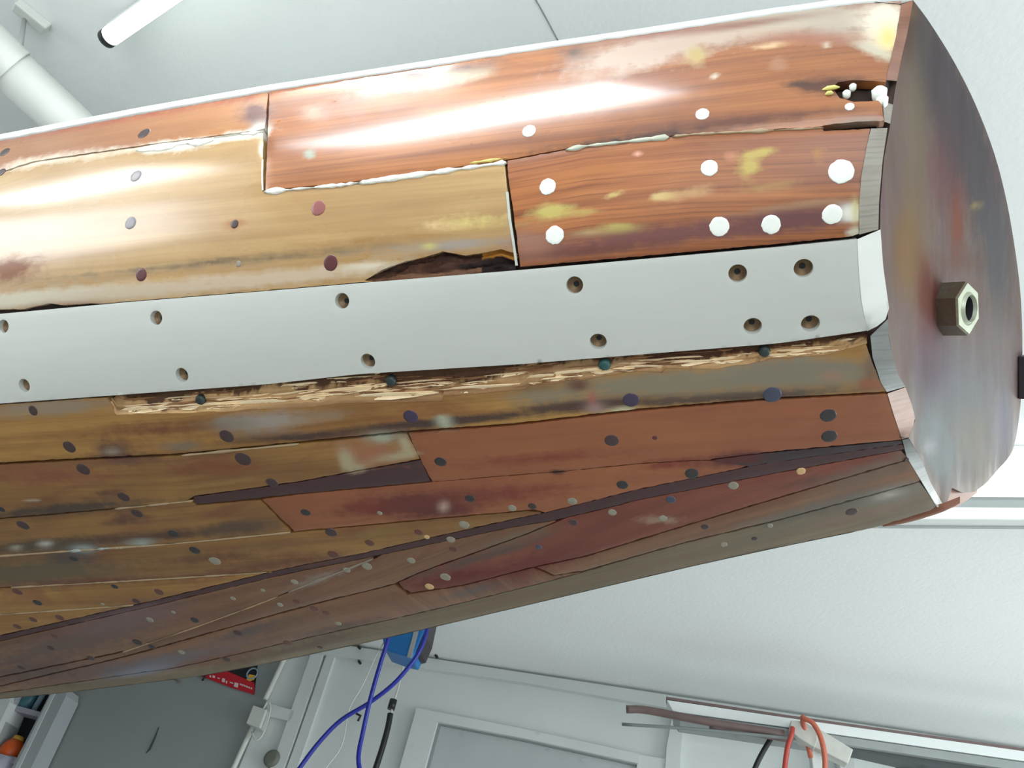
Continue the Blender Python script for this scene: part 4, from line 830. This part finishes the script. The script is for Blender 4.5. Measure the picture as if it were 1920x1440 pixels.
# ceiling
X0, X1, Y0, Y1 = -4.2, 4.2, -1.9, 5.2
mb = MB().prism([(X0, Y0, CEIL), (X1, Y0, CEIL), (X1, Y1, CEIL), (X0, Y1, CEIL)], (0, 0, .1)); struct('ceiling', mb, M['ceiling'])
mb = MB().prism([(X0, Y0, 0), (X1, Y0, 0), (X1, Y1, 0), (X0, Y1, 0)], (0, 0, -.1)); struct('floor', mb, M['floor'])
# back wall in two tones: the darker grey left of the corner pipe
sc = (on_wall(505, 1300) - wp(0, 0))[:2] @ WD
zt = CEIL
mb = MB().prism([wp(sc, 0), wp(4.9, 0), wp(4.9, zt), wp(sc, zt)], -WN * .1); struct('wall_back', mb, M['wall'])
mb = MB().prism([wp(-4.0, 0), wp(sc - .001, 0), wp(sc - .001, zt), wp(-4.0, zt)], -WN * .1); struct('wall_grey', mb, M['wallgrey'])
for nm, X, sx, ya, yb, za, zb, wi in [('wall_left', X0, -.1, -1.25, .55, 1.45, 2.55, 2), ('wall_right', X1, .1, -.8, 1.2, .8, 2.4, 3)]:
    mb = MB()
    for a, b, c, d in [(Y0, ya, 0, zt), (yb, Y1, 0, zt), (ya, yb, 0, za), (ya, yb, zb, zt)]: mb.prism([(X, a, c), (X, b, c), (X, b, d), (X, a, d)], (sx, 0, 0))
    struct(nm, mb, M['wall']); mb = MB(); ym = (ya + yb) / 2
    for a, b, c, d in [(ya, yb, za, za + .05), (ya, yb, zb - .05, zb), (ya, ya + .05, za + .05, zb - .05), (yb - .05, yb, za + .05, zb - .05), (ym - .02, ym + .02, za + .05, zb - .05)]: mb.prism([(X, a, c), (X, b, c), (X, b, d), (X, a, d)], (sx * .6, 0, 0))
    struct('window_%d' % wi, mb, M['lampbody'])  # the one in the right wall is added to light the ceiling
mb = MB()
for a, b, c, d in [(X0, -1.1, 0, zt), (.9, X1, 0, zt), (-1.1, .9, 0, .55), (-1.1, .9, 2.35, zt)]: mb.prism([(a, Y0, c), (b, Y0, c), (b, Y0, d), (a, Y0, d)], (0, -.1, 0))
struct('wall_front', mb, M['wall'])
mb = MB()
for a, b, c, d in [(-1.1, .9, .55, .6), (-1.1, .9, 2.3, 2.35), (-1.1, -1.05, .6, 2.3), (.85, .9, .6, 2.3), (-.12, -.08, .6, 2.3)]: mb.prism([(a, Y0, c), (b, Y0, c), (b, Y0, d), (a, Y0, d)], (0, -.06, 0))
struct('window_1', mb, M['lampbody'])
# hairline crack across the ceiling
mb = MB(); pts = spline([on_ceiling(*p, .0005) for p in [(992, -20), (1005, 0), (1022, 30), (1046, 75), (1075, 130)]], 4); mb.tube(pts, .0011, 5); struct('trim_1', mb, paint('crack_grey', (.28, .29, .29), .9))

def wpoly(pts, off, depth, name, mat, parent=None, bevel=0.):
    """outline on the back wall (or a plane in front of it), given depth towards the wall"""
    P_ = [on_wall(x, y, off) for x, y in pts]
    if name.startswith(('trim', 'door', 'wall_post')):
        for p, (x, y) in zip(P_, pts):
            if y >= 1455 and x < 2000: p[2] = .01        # these run down to the floor
    mb = MB().prism(P_, -WN * depth); return mb.obj(name, mat, parent, bevel=bevel)
# crown moulding between wall and ceiling, and the vertical boards
o = wpoly([(560, 1196), (690, 1216), (1290, 1309), (2100, 1432), (2100, 1470), (1245, 1326), (980, 1279), (626, 1230), (555, 1219)], .03, .03, 'trim_2', M['boards']); o['kind'] = 'structure'
o = wpoly([(584, 1222), (606, 1226), (548, 1395), (530, 1460), (500, 1460), (520, 1405)], .03, .03, 'trim_3', M['boards']); o['kind'] = 'structure'
o = wpoly([(613, 1226), (628, 1229), (576, 1385), (560, 1460), (537, 1460), (552, 1400)], .022, .022, 'trim_4', M['boards']); o['kind'] = 'structure'
o = wpoly([(500, 1318), (552, 1332), (545, 1352), (496, 1341)], .03, .03, 'trim_5', M['boards']); o['kind'] = 'structure'
o = wpoly([(1262, 1335), (1285, 1338), (1278, 1390), (1270, 1470), (1246, 1470), (1250, 1400)], .03, .03, 'trim_6', M['boards']); o['kind'] = 'structure'
o = wpoly([(1196, 1414), (1252, 1424), (1248, 1470), (1194, 1470)], .022, .022, 'trim_7', M['boards']); o['kind'] = 'structure'
# recessed door behind the frame
def frame_poly(pts_out, pts_in, off, depth, name, mat):
    mb = MB(); n = len(pts_out)
    for i in range(n - 1):
        q = [on_wall(*pts_out[i], off), on_wall(*pts_out[i + 1], off), on_wall(*pts_in[i + 1], off), on_wall(*pts_in[i], off)]
        for p, (x, y) in zip(q, (pts_out[i], pts_out[i + 1], pts_in[i + 1], pts_in[i])):
            if y >= 1455: p[2] = .01
        mb.prism(q, -WN * depth)
    return mb.obj(name, mat)
d1 = empty('door_1', on_wall(900, 1440)); d1['kind'] = 'structure'
pn = wpoly([(818, 1354), (980, 1384), (1196, 1430), (1196, 1500), (765, 1500)], .008, .006, 'door_panel', paint('door_grey_paint', (.46, .50, .51), .55, .08, 6, dirt=(.25, .27, .27), dirt_scale=9, dirt_lo=.62), d1)
fr = frame_poly([(728, 1500), (781, 1327), (980, 1366), (1197, 1413)], [(768, 1500), (820, 1353), (982, 1384), (1197, 1431)], .035, .03, 'door_frame', M['boards']); adopt(d1, fr)
fr2 = frame_poly([(766, 1500), (819, 1352), (982, 1382), (1197, 1428)], [(776, 1500), (826, 1360), (982, 1390), (1197, 1437)], .016, .01, 'door_stop', paint('door_dark_grey', (.25, .28, .28), .6)); adopt(d1, fr2)  # darker grey strip along the inside of the door frame

# corner pipe, junction box, round knob
t = empty('wall_conduit', on_wall(500, 1310, .02))
mb = MB().tube(spline([on_wall(x, y, .02) for x, y in [(552, 1195), (532, 1238), (510, 1285), (497, 1312)]], 4), .011, 12); mb.obj('conduit_pipe', M['pvc'], t, smooth=True)
mb = MB().tube([on_wall(x, y, .02) for x, y in [(474, 1362), (462, 1388), (438, 1440), (425, 1468)]], .011, 12); mb.obj('conduit_pipe', M['pvc'], t, smooth=True)
tag(t, 'white conduit pipe running down the corner of the back wall', 'pipe')
t = empty('junction_box', on_wall(480, 1343, .03)); wpoly([(474, 1322), (500, 1330), (487, 1365), (461, 1356)], .06, .055, 'box_body', M['pvc'], t, .004)
mb = MB().tube(spline([on_wall(x, y, .045) for x, y in [(493, 1330), (503, 1316), (507, 1330), (502, 1352), (492, 1378), (480, 1388), (472, 1372)]], 4), .004, 8); mb.obj('cable_loop', M['pvc'], t, smooth=True)
tag(t, 'small white junction box with a looped cable on the corner conduit', 'junction box')
mb = MB(); c = on_wall(514, 1426, 0.005); mb.tube([c, c + WN * .03, c + WN * .04], [.034, .034, .02], 20); o = mb.obj('round_wall_knob', paint('olive_grey_knob', (.16, .17, .14), .5), smooth=True); tag(o, 'round olive-grey knob on the white boards below the junction box', 'knob')

# red poster on the grey wall
t = empty('wall_poster', on_wall(440, 1280, .004))
wpoly([(360, 1222), (372, 1262), (383, 1270), (476, 1302), (482, 1252), (484, 1215)], .006, .005, 'dark_sheet', M['dark'], t)
wpoly([(352, 1256), (420, 1256), (477, 1280), (476, 1302), (430, 1288), (383, 1270)], .009, .003, 'red_band', M['red'], t)
cc = on_wall(473, 1263, .012); e1 = on_wall(480, 1265, .012) - on_wall(466, 1261, .012); e1 /= np.linalg.norm(e1); e2 = np.cross(WN, e1)
mb = MB().tube([cc + .024 * (math.cos(a) * e1 + math.sin(a) * e2) for a in np.linspace(0, 2 * math.pi, 25)], .0035, 6); mb.obj('round_emblem', M['bluegrey'], t)
wpoly([(462, 1274), (467, 1264), (478, 1266), (476, 1274), (468, 1277)], .013, .003, 'yellow_mark', M['yellow'], t)
mb = MB()
for x, y, w, h in [(393, 1266, 3, 3), (399, 1266, 4, 4), (408, 1270, 4, 2), (417, 1271, 5, 7), (424, 1276, 2, 5), (431, 1278, 6, 2), (440, 1279, 7, 8)]:
    mb.prism([on_wall(x, y, .0115), on_wall(x + w, y + w * .34, .0115), on_wall(x + w - h * .2, y + h + w * .34, .0115), on_wall(x - h * .2, y + h, .0115)], -WN * .002)
for k in range(6):
    x = 450 + k * 4; y = 1281 + k * 1.5; mb.prism([on_wall(x, y, .0115), on_wall(x + 2.6, y + .9, .0115), on_wall(x + 2.2, y + 4, .0115), on_wall(x - .4, y + 3, .0115)], -WN * .002)
mb.obj('printed_letters', M['pale_print'], t)
tag(t, 'black and red poster with pale letters and a round emblem on the grey wall', 'poster')
# two hooks beside it and the dark crack in the plaster
mb = MB().tube([on_wall(x, y, .012) for x, y in [(379, 1276), (384, 1270), (383, 1263)]], .005, 8); o = mb.obj('wall_hook', M['black'], smooth=True); tag(o, 'small dark hook at the lower left corner of the red poster', 'hook')
mb = MB().tube([on_wall(x, y, .006) for x, y in [(325, 1271), (337, 1278)]], .004, 8); o = mb.obj('wall_nail', M['brownstrip'], smooth=True); tag(o, 'small brown nail sticking out of the grey wall just under the hull', 'nail')
mb = MB().tube([on_wall(x, y, .001) for x, y in [(298, 1363), (290, 1385), (281, 1405), (274, 1412)]], [.0015, .004, .005, .0015], 6); o = mb.obj('trim_8', paint('crack_dark', (.06, .065, .065), .9), smooth=True); o['kind'] = 'structure'

# shelf unit at the left: a frame standing .35 m off the wall
SO = .11
t = empty('shelf_unit', on_wall(40, 1380, .1))
sh = M['shelf']
def spoly(pts, off, depth, name, mat, parent, bevel=0.): return wpoly(pts, off, depth, name, mat, parent, bevel)
spoly([(96, 1290), (125, 1290), (124, 1304), (52, 1452), (16, 1452), (92, 1304)], SO, SO - .01, 'side_panel', sh, t)
spoly([(96, 1300), (103, 1300), (30, 1452), (22, 1452)], SO + .004, .006, 'side_trim', paint('shelf_trim_pale', (.62, .66, .68), .4), t)
spoly([(20, 1300), (34, 1300), (-14, 1410), (-30, 1410)], SO, SO - .01, 'side_panel', sh, t)
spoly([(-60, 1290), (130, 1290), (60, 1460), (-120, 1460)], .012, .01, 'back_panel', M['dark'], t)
spoly([(24, 1321), (80, 1336), (76, 1345), (20, 1331)], SO - .02, SO - .03, 'shelf_board', paint('shelf_board_lilac', (.40, .39, .46), .5), t)
spoly([(-40, 1400), (45, 1424), (40, 1436), (-46, 1412)], SO - .02, SO - .03, 'shelf_board', paint('shelf_board_lilac2', (.40, .39, .46), .5), t)
tag(t, 'grey shelf unit with dark compartments at the foot of the grey wall', 'shelf')
# things on it
c = on_wall(23, 1404, SO - .055); c = c - np.array([0, 0, .0])
mb = MB().tube([c + np.array([0, 0, -.05]), c + np.array([0, 0, .0]), c + np.array([0, 0, .02]), c + np.array([0, 0, .035])], [.048, .047, .038, .026], 20); t = empty('paint_can', c); mb.obj('can_body', M['orange_lid'], t, smooth=True)
mb = MB().tube([c + np.array([0, 0, .033]), c + np.array([0, 0, .052])], [.026, .02], 16); mb.obj('cap', M['yellow'], t, smooth=True); tag(t, 'orange-red can with a yellow cap on the lower shelf', 'can')
c = on_wall(52, 1316, SO - .055); mb = MB().tube([c + np.array([0, 0, -.045]), c + np.array([0, 0, .05]), c + np.array([0, 0, .06])], [.03, .03, .018], 18); o = mb.obj('glass_jar', M['teal'], smooth=True); tag(o, 'dark teal jar standing on the upper shelf board', 'jar')
c = on_wall(70, 1320, SO - .055); mb = MB().tube([c + np.array([0, 0, -.05]), c + np.array([0, 0, .06])], .012, 12); o = mb.obj('slim_bottle', M['bluegrey'], smooth=True); tag(o, 'slim grey bottle beside the teal jar on the upper shelf', 'bottle')
c = on_wall(2, 1440, SO - .05); mb = MB().tube([c + np.array([0, 0, -.08]), c + np.array([0, 0, .04])], [.06, .065], 20); o = mb.obj('plastic_tub', M['lilac'], smooth=True); tag(o, 'pale lilac tub below the orange can', 'tub')
# pale box left of the shelf unit
mb = MB().prism([on_wall(x, y, SO + .03) for x, y in [(-60, 1300), (19, 1300), (18, 1316), (-8, 1372), (-80, 1372)]], -WN * .12); o = mb.obj('white_box', M['white_board']); tag(o, 'white box at the left edge beside the shelf unit', 'box')

# blue bucket and hanging cables
BO = .55
t = empty('blue_box', on_wall(760, 1205, BO))
wpoly([(716, 1130), (717, 1195), (720, 1217), (745, 1226), (772, 1233), (781, 1215), (800, 1170), (806, 1130)], BO, .12, 'box_body', M['blue_box'], t, .006)
wpoly([(781, 1150), (790, 1150), (783, 1190), (771, 1233), (763, 1231), (774, 1192)], BO + .004, .006, 'side_strap', M['metalgrey'], t)
wpoly([(798, 1140), (812, 1140), (800, 1195), (788, 1222), (780, 1224), (790, 1190)], BO - .01, .1, 'dark_edge', M['darkmetal'], t)
tag(t, 'blue plastic box hanging behind the hull above the crossed cables', 'box')
def cable(name, pts, r, mat, label, cat='cable', group=None, n=5):
    P_ = [on_wall(*p) for p in pts]
    if pts[-1][1] >= 1470 and cat in ('cable', 'string'):   # the rest of the hanging length, below the frame
        P_ += [P_[-1] + np.array([0, 0, -.35]), P_[-1] + np.array([.02, -.02, -.8])]
    mb = MB().tube(spline(P_, n), r, 10); o = mb.obj(name, mat, smooth=True); tag(o, label, cat, group); return o
cable('blue_cable', [(733, 1165, .75), (728, 1197, .75), (713, 1245, .74), (694, 1312, .72), (680, 1375, .7), (672, 1420, .7), (671, 1500, .7)], .0075, M['blue_cable'], 'blue cable hanging almost straight down from the blue box')
cable('blue_cable', [(803, 1160, .70), (799, 1188, .70), (786, 1222, .70), (765, 1252, .7), (735, 1285, .69), (692, 1318, .67), (640, 1350, .66), (600, 1390, .66), (562, 1440, .66), (530, 1490, .66)], .0075, M['blue_cable'], 'blue cable sweeping down to the left across the other blue one')
cable('black_cable', [(732, 1338, .1), (727, 1365, .1), (716, 1405, .1), (703, 1445, .1), (690, 1490, .1)], .012, M['black'], 'thick black cable hanging beside the door frame')
cable('white_cable', [(760, 1190, .12), (757, 1240, .12), (748, 1285, .11), (738, 1318, .1), (733, 1338, .1)], .004, M['pvc'], 'thin white cable joining the top of the black cable', n=4)
mb = MB().tube([on_wall(x, y, .1) for x, y in [(738, 1312), (733, 1330)]], .016, 10); o = mb.obj('cable_clip', M['black'], smooth=True); tag(o, 'black clip at the top of the thick black cable', 'clip')
cable('string', [(722, 1200, .5), (705, 1230, .5), (680, 1285, .5), (655, 1330, .5), (640, 1400, .5), (596, 1470, .5)], .0016, M['pvc'], 'thin white string hanging from the blue box', 'string')
mb = MB().tube([on_wall(x, y, .02) for x, y in [(671, 1352), (676, 1342), (668, 1338)]], .005, 8); o = mb.obj('wall_hook', M['black'], smooth=True); tag(o, 'dark hook on the white boards between the two blue cables', 'hook')
for x, y, lb in [(672, 1212, 'small dark hook in the crown moulding left of the blue box'), (673, 1240, 'small dark hook just under the crown moulding left of the blue box'), (744, 1228, 'small dark screw hook right under the blue box'), (817, 1229, 'small dark nail in the moulding right of the blue box')]:
    mb = MB().tube([on_wall(x, y, .0), on_wall(x, y, .05), on_wall(x + 3, y + 4, .055)], .006, 8); o = mb.obj('wall_hook', M['black'], smooth=True); tag(o, lb, 'hook', 'hooks along the moulding')

# ------------------------------------------------------------------ rack of long boards along the wall
RO = .42
def rbar(p, depth, name, mat, label, cat, bevel=.002, off=RO):
    o = wpoly(p, off, depth, name, mat, None, bevel); tag(o, label, cat); return o
rbar([(1250, 1312), (1480, 1346), (1920, 1408), (2300, 1462), (2300, 1478), (1920, 1427), (1478, 1364), (1262, 1334)], .10, 'long_board', M['white_board'], 'long white board on the rack, on top of the dark rods', 'board')
rbar([(1249, 1306), (1480, 1341), (1920, 1403), (2300, 1457), (2300, 1461), (1920, 1408), (1480, 1346), (1250, 1311)], .05, 'wood_strip', M['brownstrip'], 'thin brown strip lying along the top of the white board', 'strip', .0005, RO)
rbar([(1263, 1336), (1478, 1366), (1920, 1429), (2300, 1480), (2300, 1500), (1920, 1446), (1478, 1380), (1275, 1351)], .12, 'long_board', paint('grey_board', (.30, .33, .33), .5, .1, 12, dirt=(.2, .17, .13), dirt_scale=6), 'long grey board directly under the white one', 'board', .002, RO)
cable('wood_rod', [(1174, 1330, RO), (1215, 1332, RO), (1330, 1354, RO + .018), (1470, 1376, RO + .018)], .0135, M['brownstrip'], 'brown rod sticking out left beyond the boards', 'rod')
cable('metal_rod', [(1166, 1358, RO), (1300, 1367, RO + .02), (1480, 1384, RO + .02), (1700, 1402, RO - .06)], .0055, paint('grey_rod', (.20, .23, .23), .5), 'thin grey rod, lowest of those on the rack', 'rod')
cable('wood_rod', [(1330, 1362, RO + .012), (1400, 1374, RO + .012), (1478, 1388, RO + .012)], .008, M['brownstrip'], 'short brown rod under the grey board', 'rod')
rbar([(1540, 1392), (1700, 1412), (1920, 1443), (2200, 1484), (2200, 1520), (1920, 1475), (1720, 1432), (1600, 1405)], .08, 'long_board', paint('dark_board', (.06, .07, .075), .5), 'dark board under the grey one to the right of the bracket', 'board', .002, RO - .02)
cable('pipe', [(1560, 1392, RO - .1), (1720, 1412, RO - .1), (2000, 1455, RO - .1)], .016, paint('dark_pipe', (.05, .055, .06), .4), 'dark pipe lying behind the lower edge of the boards', 'pipe')
t = empty('rack_bracket', on_wall(1520, 1380, RO))
wpoly([(1483, 1350), (1508, 1352), (1532, 1368), (1533, 1386), (1528, 1402), (1500, 1385), (1482, 1370)], RO + .05, .06, 'bracket_head', M['bracket'], t, .003)
wpoly([(1500, 1362), (1530, 1362), (1600, 1405), (1590, 1432), (1530, 1402), (1505, 1384)], RO + .03, .05, 'bracket_arm', M['bracket'], t, .003)
wpoly([(1518, 1395), (1536, 1402), (1552, 1470), (1528, 1470)], RO, .05, 'bracket_post', M['wall'], t, .003)
wpoly([(1572, 1405), (1602, 1405), (1602, 1480), (1574, 1480)], .08, .07, 'wall_post', M['boards'], t, .003)
tag(t, 'pale wooden bracket carrying the long boards, with orange cable hung on it', 'bracket')
cable('orange_cable', [(1520, 1420, RO), (1505, 1350, RO + .06), (1511, 1349, RO + .075), (1524, 1356, RO + .08), (1537, 1378, RO + .08), (1545, 1408, RO + .08), (1547, 1440, RO + .07), (1545, 1500, RO + .07)], .0085, M['orange'], 'orange cable looped over the pale bracket', 'cable')
cable('orange_cable', [(1486, 1365, RO + .06), (1484, 1378, RO + .07), (1477, 1400, RO + .06), (1472, 1435, RO + .05), (1469, 1490, RO + .05)], .0085, paint('red_orange_cable', (.42, .05, .035), .4), 'red-orange cable end hanging left of the bracket', 'cable')
cable('black_hose', [(1450, 1378, RO - .05), (1441, 1392, RO - .05), (1425, 1420, RO - .06), (1412, 1450, RO - .06), (1400, 1490, RO - .06)], .009, M['black'], 'black cable hanging from the rack left of the orange cables', 'cable')
cable('black_hose', [(1560, 1396, RO - .1), (1620, 1408, RO - .1), (1660, 1425, RO - .1), (1700, 1446, RO - .1), (1740, 1480, RO - .1)], .009, M['black'], 'black cable running down to the right under the boards', 'cable')

# ------------------------------------------------------------------ ceiling: lamps, hanging pipe
def lamp_fixture(name, label, body, tubes, drop):
    t = empty(name, body[0]); mb = MB().prism(body, (0, 0, .045)); mb.obj('lamp_body', M['lampbody'], t, bevel=.004)
    for a, b, r in tubes:
        a, b = np.asarray(a), np.asarray(b); d = (b - a) / np.linalg.norm(b - a)
        mb = MB().tube([a, b], r, 20); mb.obj('lamp_tube', M['tube'], t, smooth=True)
        for e, s in ((a, -1), (b, 1)):
            mb = MB().tube([e, e + s * d * .012, e + s * d * .016], [r * 1.0, r * 1.0, r * .6], 20); mb.obj('end_cap', M['black'], t, smooth=True)
    tag(t, label, 'ceiling light'); return t
a = on_ceiling(207, 68, .10); b = on_ceiling(330, -18, .10); d = (b - a) / np.linalg.norm(b - a); b = a + d * .6; sdv = np.cross(d, [0, 0, 1.])
c1 = on_ceiling(200, 48, .045); body = [c1 + sdv * .0, c1 + d * 1.24, c1 + d * 1.24 - sdv * .05, c1 - sdv * .05]
body = [on_ceiling(193, 50, .05), on_ceiling(193, 50, .05) + d * .66, on_ceiling(222, 66, .05) + d * .66, on_ceiling(222, 66, .05)]
lamp_fixture('fluorescent_lamp', 'bare fluorescent tube light with a black end cap near the pipe', body, [(a, b, .0155)], .1)
area_light('lamp_light', tuple((a + b) / 2 - np.array([0, 0, .03])), (0, 0, -1), .6, .04, 4, (.95, 1, .97), tuple(d))
# wide twin lamp beyond the transom
t = empty('twin_lamp', on_ceiling(1700, 900, .05))
def lpoly(pts, drop, h, name, mat):
    return MB().prism([on_ceiling(x, y, drop) for x, y in pts], (0, 0, h)).obj(name, mat, t)
LX0, LX1 = 1570, 2500
def band(ya, yb): return [(LX0, ya), (LX1, ya + 6), (LX1, yb + 6), (LX0, yb)]
lpoly(band(866, 986), .052, .05, 'lamp_body', M['lampbody'])
lpoly(band(861, 929), .060, .012, 'diffuser', M['tube'])
lpoly(band(930, 935), .062, .02, 'side_rail', M['metalgrey'])
lpoly(band(935, 950), .060, .012, 'middle_panel', paint('lamp_grey_panel', (.55, .60, .60), .4))
lpoly(band(950, 971), .060, .012, 'diffuser', emit('dim_diffuser', (.95, 1, .98), .55))
lpoly(band(973, 985), .059, .012, 'side_panel', M['lampbody'])
lpoly(band(986, 990), .062, .02, 'side_rail', M['metalgrey'])
tag(t, 'wide ceiling light with bright panels partly behind the broken transom corner', 'ceiling light')
q0, q1 = on_ceiling(1700, 896, .08), on_ceiling(1920, 896, .08); dd = (q1 - q0) / np.linalg.norm(q1 - q0)
area_light('twin_lamp_light', tuple(q0 + dd * .5), (0, 0, -1), 1.2, .12, 14, (.95, 1, .97), tuple(dd))
# further fittings outside the frame
for cx, cy, hl, ang, lb in [(-.68, -.06, .47, -.03, 'twin fluorescent light on the ceiling above the viewer'), (-2.15, .16, .6, -.1, 'twin fluorescent light on the ceiling farther left above the hull')]:
    dl = np.array([math.cos(ang), math.sin(ang), 0]); sl_ = np.array([-math.sin(ang), math.cos(ang), 0]); cl = np.array([cx, cy, 0])
    body = [cl + dl * a_ * hl + sl_ * b_ + np.array([0, 0, CEIL - .05]) for a_, b_ in [(-1, -.17), (1, -.17), (1, .17), (-1, .17)]]
    lamp_fixture('fluorescent_lamp', lb, body, [(cl - dl * (hl - .04) + sl_ * k + np.array([0, 0, CEIL - .08]), cl + dl * (hl - .04) + sl_ * k + np.array([0, 0, CEIL - .08]), .019) for k in (-.09, .09)], .1)
for x, y, lb in [(2.0, -.6, 'added fluorescent light on the ceiling behind the viewer, right')]:  # extra fitting added to light the room from behind
    body = [np.array(p) for p in [(x - .06, y - .8, CEIL - .05), (x + .06, y - .8, CEIL - .05), (x + .06, y + .8, CEIL - .05), (x - .06, y + .8, CEIL - .05)]]
    lamp_fixture('fluorescent_lamp', lb, body, [(np.array([x, y - .75, CEIL - .08]), np.array([x, y + .75, CEIL - .08]), .019)], .1)

# hanging pipe with its clamp
pa, pb = on_ceiling(-60, 50, .14), on_ceiling(200, 300, .14)
A0 = on_ceiling(10, 120, .14); B0_ = on_ceiling(150, 250, .14); dp = (B0_ - A0); dp /= np.linalg.norm(dp)
rp = .0405
t = empty('ceiling_pipe', A0); pe = A0 + dp * 1.05; mb = MB().tube([A0 - dp * .5] + [pe + dp * .1 * math.sin(q) + np.array([0, 0, .1 * (1 - math.cos(q))]) for q in np.linspace(0, math.pi / 2, 9)] + [pe + dp * .1 + np.array([0, 0, CEIL - pe[2]])], rp, 28); mb.obj('pipe_body', M['pvc'], t, smooth=True)
mb = MB().tube([A0 - dp * .5, A0 - dp * .5 + dp * .51, A0 + dp * .012], rp * 1.09, 28); mb.obj('pipe_collar', M['pvc'], t, smooth=True)
hk = on_ceiling(58, 28, .0); mb = MB().tube([A0 + np.array([0, 0, rp]) - dp * .0, np.array([hk[0], hk[1], CEIL - .02])], .004, 8); mb.obj('hanger_rod', M['metalgrey'], t, smooth=True)
tag(t, 'white pipe hung below the ceiling in the upper left corner', 'pipe')
mb = MB(); p1, p2 = on_ceiling(36, 4), on_ceiling(95, 52); dv = (p2 - p1) / np.linalg.norm(p2 - p1); sv = np.cross(dv, [0, 0, 1.]) * .011
mb.prism([p1 + sv, p2 + sv, p2 - sv, p1 - sv], (0, 0, -.02)); o = mb.obj('ceiling_strut', M['pvc'], bevel=.003); tag(o, 'short pale strut fixed to the ceiling above the pipe hanger', 'bracket')

# every wood surface carries the wear attribute, empty where nothing marks it
for me in bpy.data.meshes:
    if me.attributes.get('stain') is None and any(m and m.name in {w.name for w in list(WD_.values()) + list(MEND.values()) + [rw]} for m in me.materials):
        at = me.attributes.new('stain', 'FLOAT_COLOR', 'POINT'); at.data.foreach_set('color', np.zeros(len(me.vertices) * 4, np.float32))
